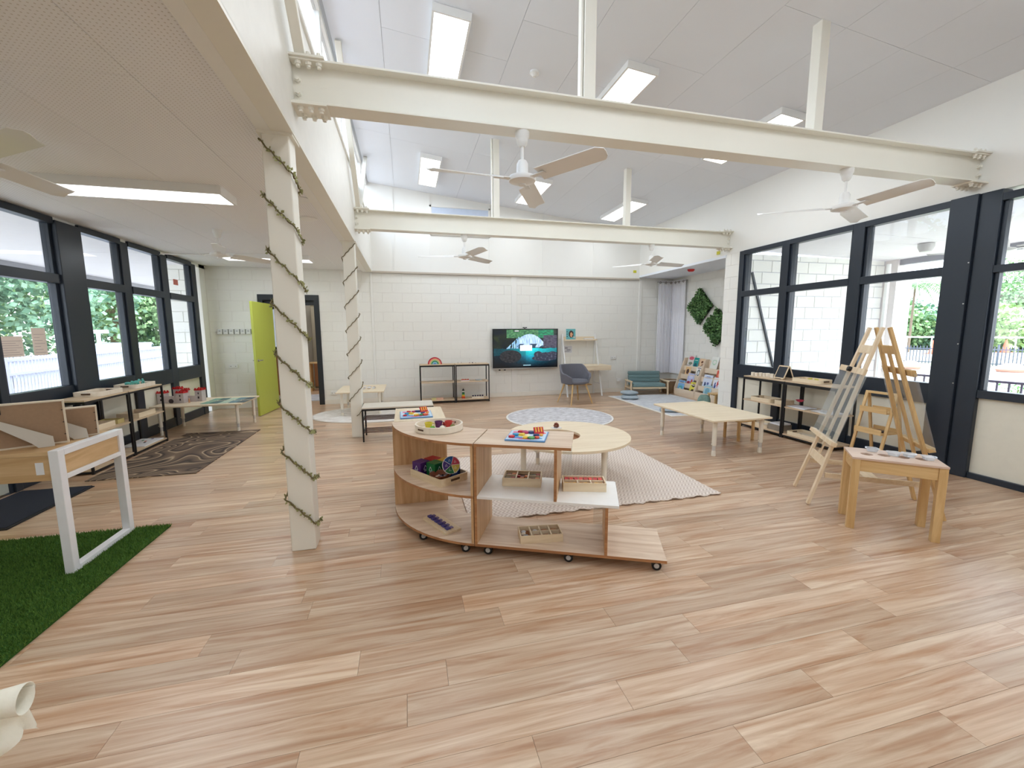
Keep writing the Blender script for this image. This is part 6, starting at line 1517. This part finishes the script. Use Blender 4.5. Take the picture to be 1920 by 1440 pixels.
for k, (x, y) in enumerate(((37.5, 22.4), (44.5, 22.0))):
    t = thing('traffic_cone', ('orange traffic cone beyond the fence, seen between easel and big post', 'orange traffic cone beyond the fence, seen through the glass door')[k], 'cone', (x, y, -.32)); MB().cyl((0, 0, .05), (0, 0, 1.0), .24, .04, 16).build('body', col('cone_orange', (226, 110, 80)), t, True); MB().box(-.35, .35, -.35, .35, 0, .05).build('base', col('cone_orange', (226, 110, 80)), t)
def bark(): return mat('bark', (120, 104, 88), .9, var=.2, scale=10)
LG = [leafmat('leaf_teal_green', (70, 110, 84), (150, 184, 150)), leafmat('leaf_light_green', (116, 150, 84), (186, 208, 146)), leafmat('leaf_mid_green', (84, 122, 76), (160, 190, 136))]
def tree(lab, x, y, h, r, k, n=2600, seed=0, leaf=.34, grp=None):
    t = thing('leafy_tree', lab, 'tree', (x, y, -.32), 0, grp); rng = random.Random(seed)
    MB().cyl((0, 0, 0), (0, 0, h * .6), r * .08, r * .04, 10).cyl((0, 0, h * .4), (r * .4, 0, h * .7), r * .04, r * .02, 8).cyl((0, 0, h * .35), (-r * .4, r * .2, h * .7), r * .04, r * .02, 8).build('trunk', bark(), t, True)
    cl_ = [(Vector((rng.uniform(-.7, .7) * r, rng.uniform(-.7, .7) * r, h * rng.uniform(.22, .85))), r * rng.uniform(.32, .5)) for _ in range(16)]
    b = MB()
    for q in range(n):
        c, cr_ = cl_[q % 16]; d = Vector((rng.gauss(0, 1), rng.gauss(0, 1), rng.gauss(0, 1))).normalized(); p = c + d * cr_ * rng.uniform(.75, 1.05)
        L = leaf * rng.uniform(.6, 1.2); e = (d + Vector((rng.uniform(-1, 1), rng.uniform(-1, 1), rng.uniform(-1, 1)))).normalized() * L; s_ = e.cross(d).normalized() * L * .4 if e.cross(d).length > 1e-3 else Vector((L * .4, 0, 0))
        b.add([p, p + e * .5 + s_, p + e, p + e * .5 - s_], [(0, 1, 2, 3)])
    stuff(b.build('foliage', LG[k], t))
    return t
lt = ((-13, 16.5, 6.0, 3.2, 0, 'dense tree outside the first left window, closest to the fence'), (-18, 20, 8.0, 4.2, 2, 'tall tree at the far left behind the pale fence'), (-12.5, 22.5, 6.6, 3.4, 2, 'green tree outside the second left window'), (-14.5, 27, 6.6, 3.8, 0, 'blue-green tree behind the second left window'),
      (-10.8, 27, 5.6, 3.2, 0, 'round tree outside the third left window'), (-23, 24, 9, 4.6, 1, 'pale tree behind the tall far left tree'), (-11, 35, 7, 4.4, 2, 'distant tree seen through the third left window'), (-18, 34, 8, 5, 0, 'distant tree between the two left windows'))
for i, (x, y, h, r, k, lab) in enumerate(lt): tree(lab, x, y, h, r, k, 8000, i, .22)
rt = ((42, 30, 3.4, 3.2, 2, 'wide tree behind the right fence, left of the palm'), (48, 29.5, 3.6, 3.4, 0, 'tree behind the right fence under the palm'), (47, 24.2, 3.3, 3.0, 1, 'pale tree behind the orange cone'), (74, 36, 10, 6, 2, 'tall tree over the white roofed building'),
      (66, 46, 5.5, 5, 0, 'dark tree beyond the white roofed building'), (55, 36.5, 4.2, 4.0, 0, 'distant tree behind the palm'), (84, 34, 14, 7, 1, 'tall tree at the right edge of the view'))
for i, (x, y, h, r, k, lab) in enumerate(rt): tree(lab, x, y, h, r, k, 6500, 40 + i, .38)
t = thing('palm_tree', 'palm tree with drooping fronds above the right garden trees', 'palm', (38.5, 24.6, -.32)); MB().cyl((0, 0, 0), (0, 0, 5.4), .09, .06, 10).build('trunk', bark(), t, True)
for k in range(15):
    a = 2 * PI * k / 15; el = .5 if k % 2 else .1; b = MB(); pts = []
    for i in range(11):
        s_ = i / 10; pts.append(Vector((math.cos(a) * 2.2 * s_, math.sin(a) * 2.2 * s_, 5.4 + el * 1.4 * s_ - 1.6 * s_ * s_)))
    b.sweep(pts, .025, 5)
    for i in range(1, 11):
        side = Vector((-math.sin(a), math.cos(a), 0))
        for s2 in (-1, 1):
            for q in (0, .5):
                p = pts[i - 1].lerp(pts[i], q); e = side * s2 * .55 * math.sin(PI * min(.95, i / 10 + .08)) + Vector((0, 0, -.35)); w = (pts[i] - pts[i - 1]).normalized() * .05; b.add([p - w, p + w, p + e], [(0, 1, 2)])
    b.build('frond', LG[2], t)
t = thing('garden_building', 'low white roofed building behind the right garden fence', 'building', (60, 27.5, -.32), -.5)
MB().box(-7, 7, -2.5, 2.5, 0, 1.9).build('wall', mat('bld_wall', (176, 186, 196), .7), t); MB().add([(-8, -3.5, 1.9), (8, -3.5, 1.9), (8, 3.5, 1.9), (-8, 3.5, 1.9), (-4, 0, 3.3), (4, 0, 3.3)], [(3, 2, 1, 0), (0, 1, 5, 4), (2, 3, 4, 5), (1, 2, 5), (3, 0, 4)]).build('roof', mat('bld_roof', (236, 234, 228), .5), t)
for k in range(6): MB().box(-6.8 + 2.6 * k, -6.6 + 2.6 * k, -3.3, -3.1, 0, 1.9).build('post', WPLAS, t)
for k in range(4): MB().box(-5.6 + 3 * k, -4.2 + 3 * k, -2.55, -2.5, .7, 1.6).build('window', mat('bld_glass', (110, 130, 150), .2), t)
def car(lab, x, y, rz, c):
    t = thing('car', lab, 'car', (x, y, -.32), rz)
    b = MB(); prof = [(-2.1, .35), (-2.15, .75), (-1.3, .95), (-.7, 1.42), (.9, 1.42), (1.6, .98), (2.1, .9), (2.15, .4)]; n = len(prof)
    b.add([(px_, yy, z) for yy in (-.85, .85) for px_, z in prof], [tuple(range(n)), tuple(reversed(range(n, 2 * n)))] + [(i, i + n, (i + 1) % n + n, (i + 1) % n) for i in range(n)]); b.build('body', col('car_' + lab[:5], c, .3), t, bevel=.06)
    wn = MB(); w = [(-1.15, .98), (-.66, 1.35), (.86, 1.35), (1.42, 1.0)]
    for yy in (-.862, .858): wn.add([(px_, yy, z) for px_, z in w] + [(px_, yy + .004, z) for px_, z in w], [(0, 1, 2, 3), (7, 6, 5, 4), (0, 4, 5, 1), (1, 5, 6, 2), (2, 6, 7, 3), (3, 7, 4, 0)])
    wn.build('side_window', mat('car_glass', (70, 84, 96), .1), t)
    for wx in (-1.35, 1.35):
        for wy in (-.8, .8): MB().cyl((wx, wy - .1, .33), (wx, wy + .1, .33), .33, n=18).build('wheel', BLACKPL, t, True)
car('white car parked beyond the fence, seen through the first left window', -12.0, 16.8 - 2.6, 1.9, (226, 228, 236)); car('silver car parked beyond the fence, seen through the second left window', -10.8, 19.8, 2.0, (206, 210, 222))
for k, (x, y) in enumerate(((-10.2, 24.0), (-8.9, 15.2))):
    t = thing('lamp_pole', ('white pole among the trees outside the third left window', 'grey pole by the pale fence outside the second left window')[k], 'pole', (x, y, -.32)); MB().cyl((0, 0, 0), (0, 0, (3.2, 1.9)[k]), .05, n=10).build('pole', WPLAS, t, True); MB().box(-.25, .25, -.04, .04, (3.0, 1.8)[k], (3.1, 1.9)[k]).build('arm', WPLAS, t)
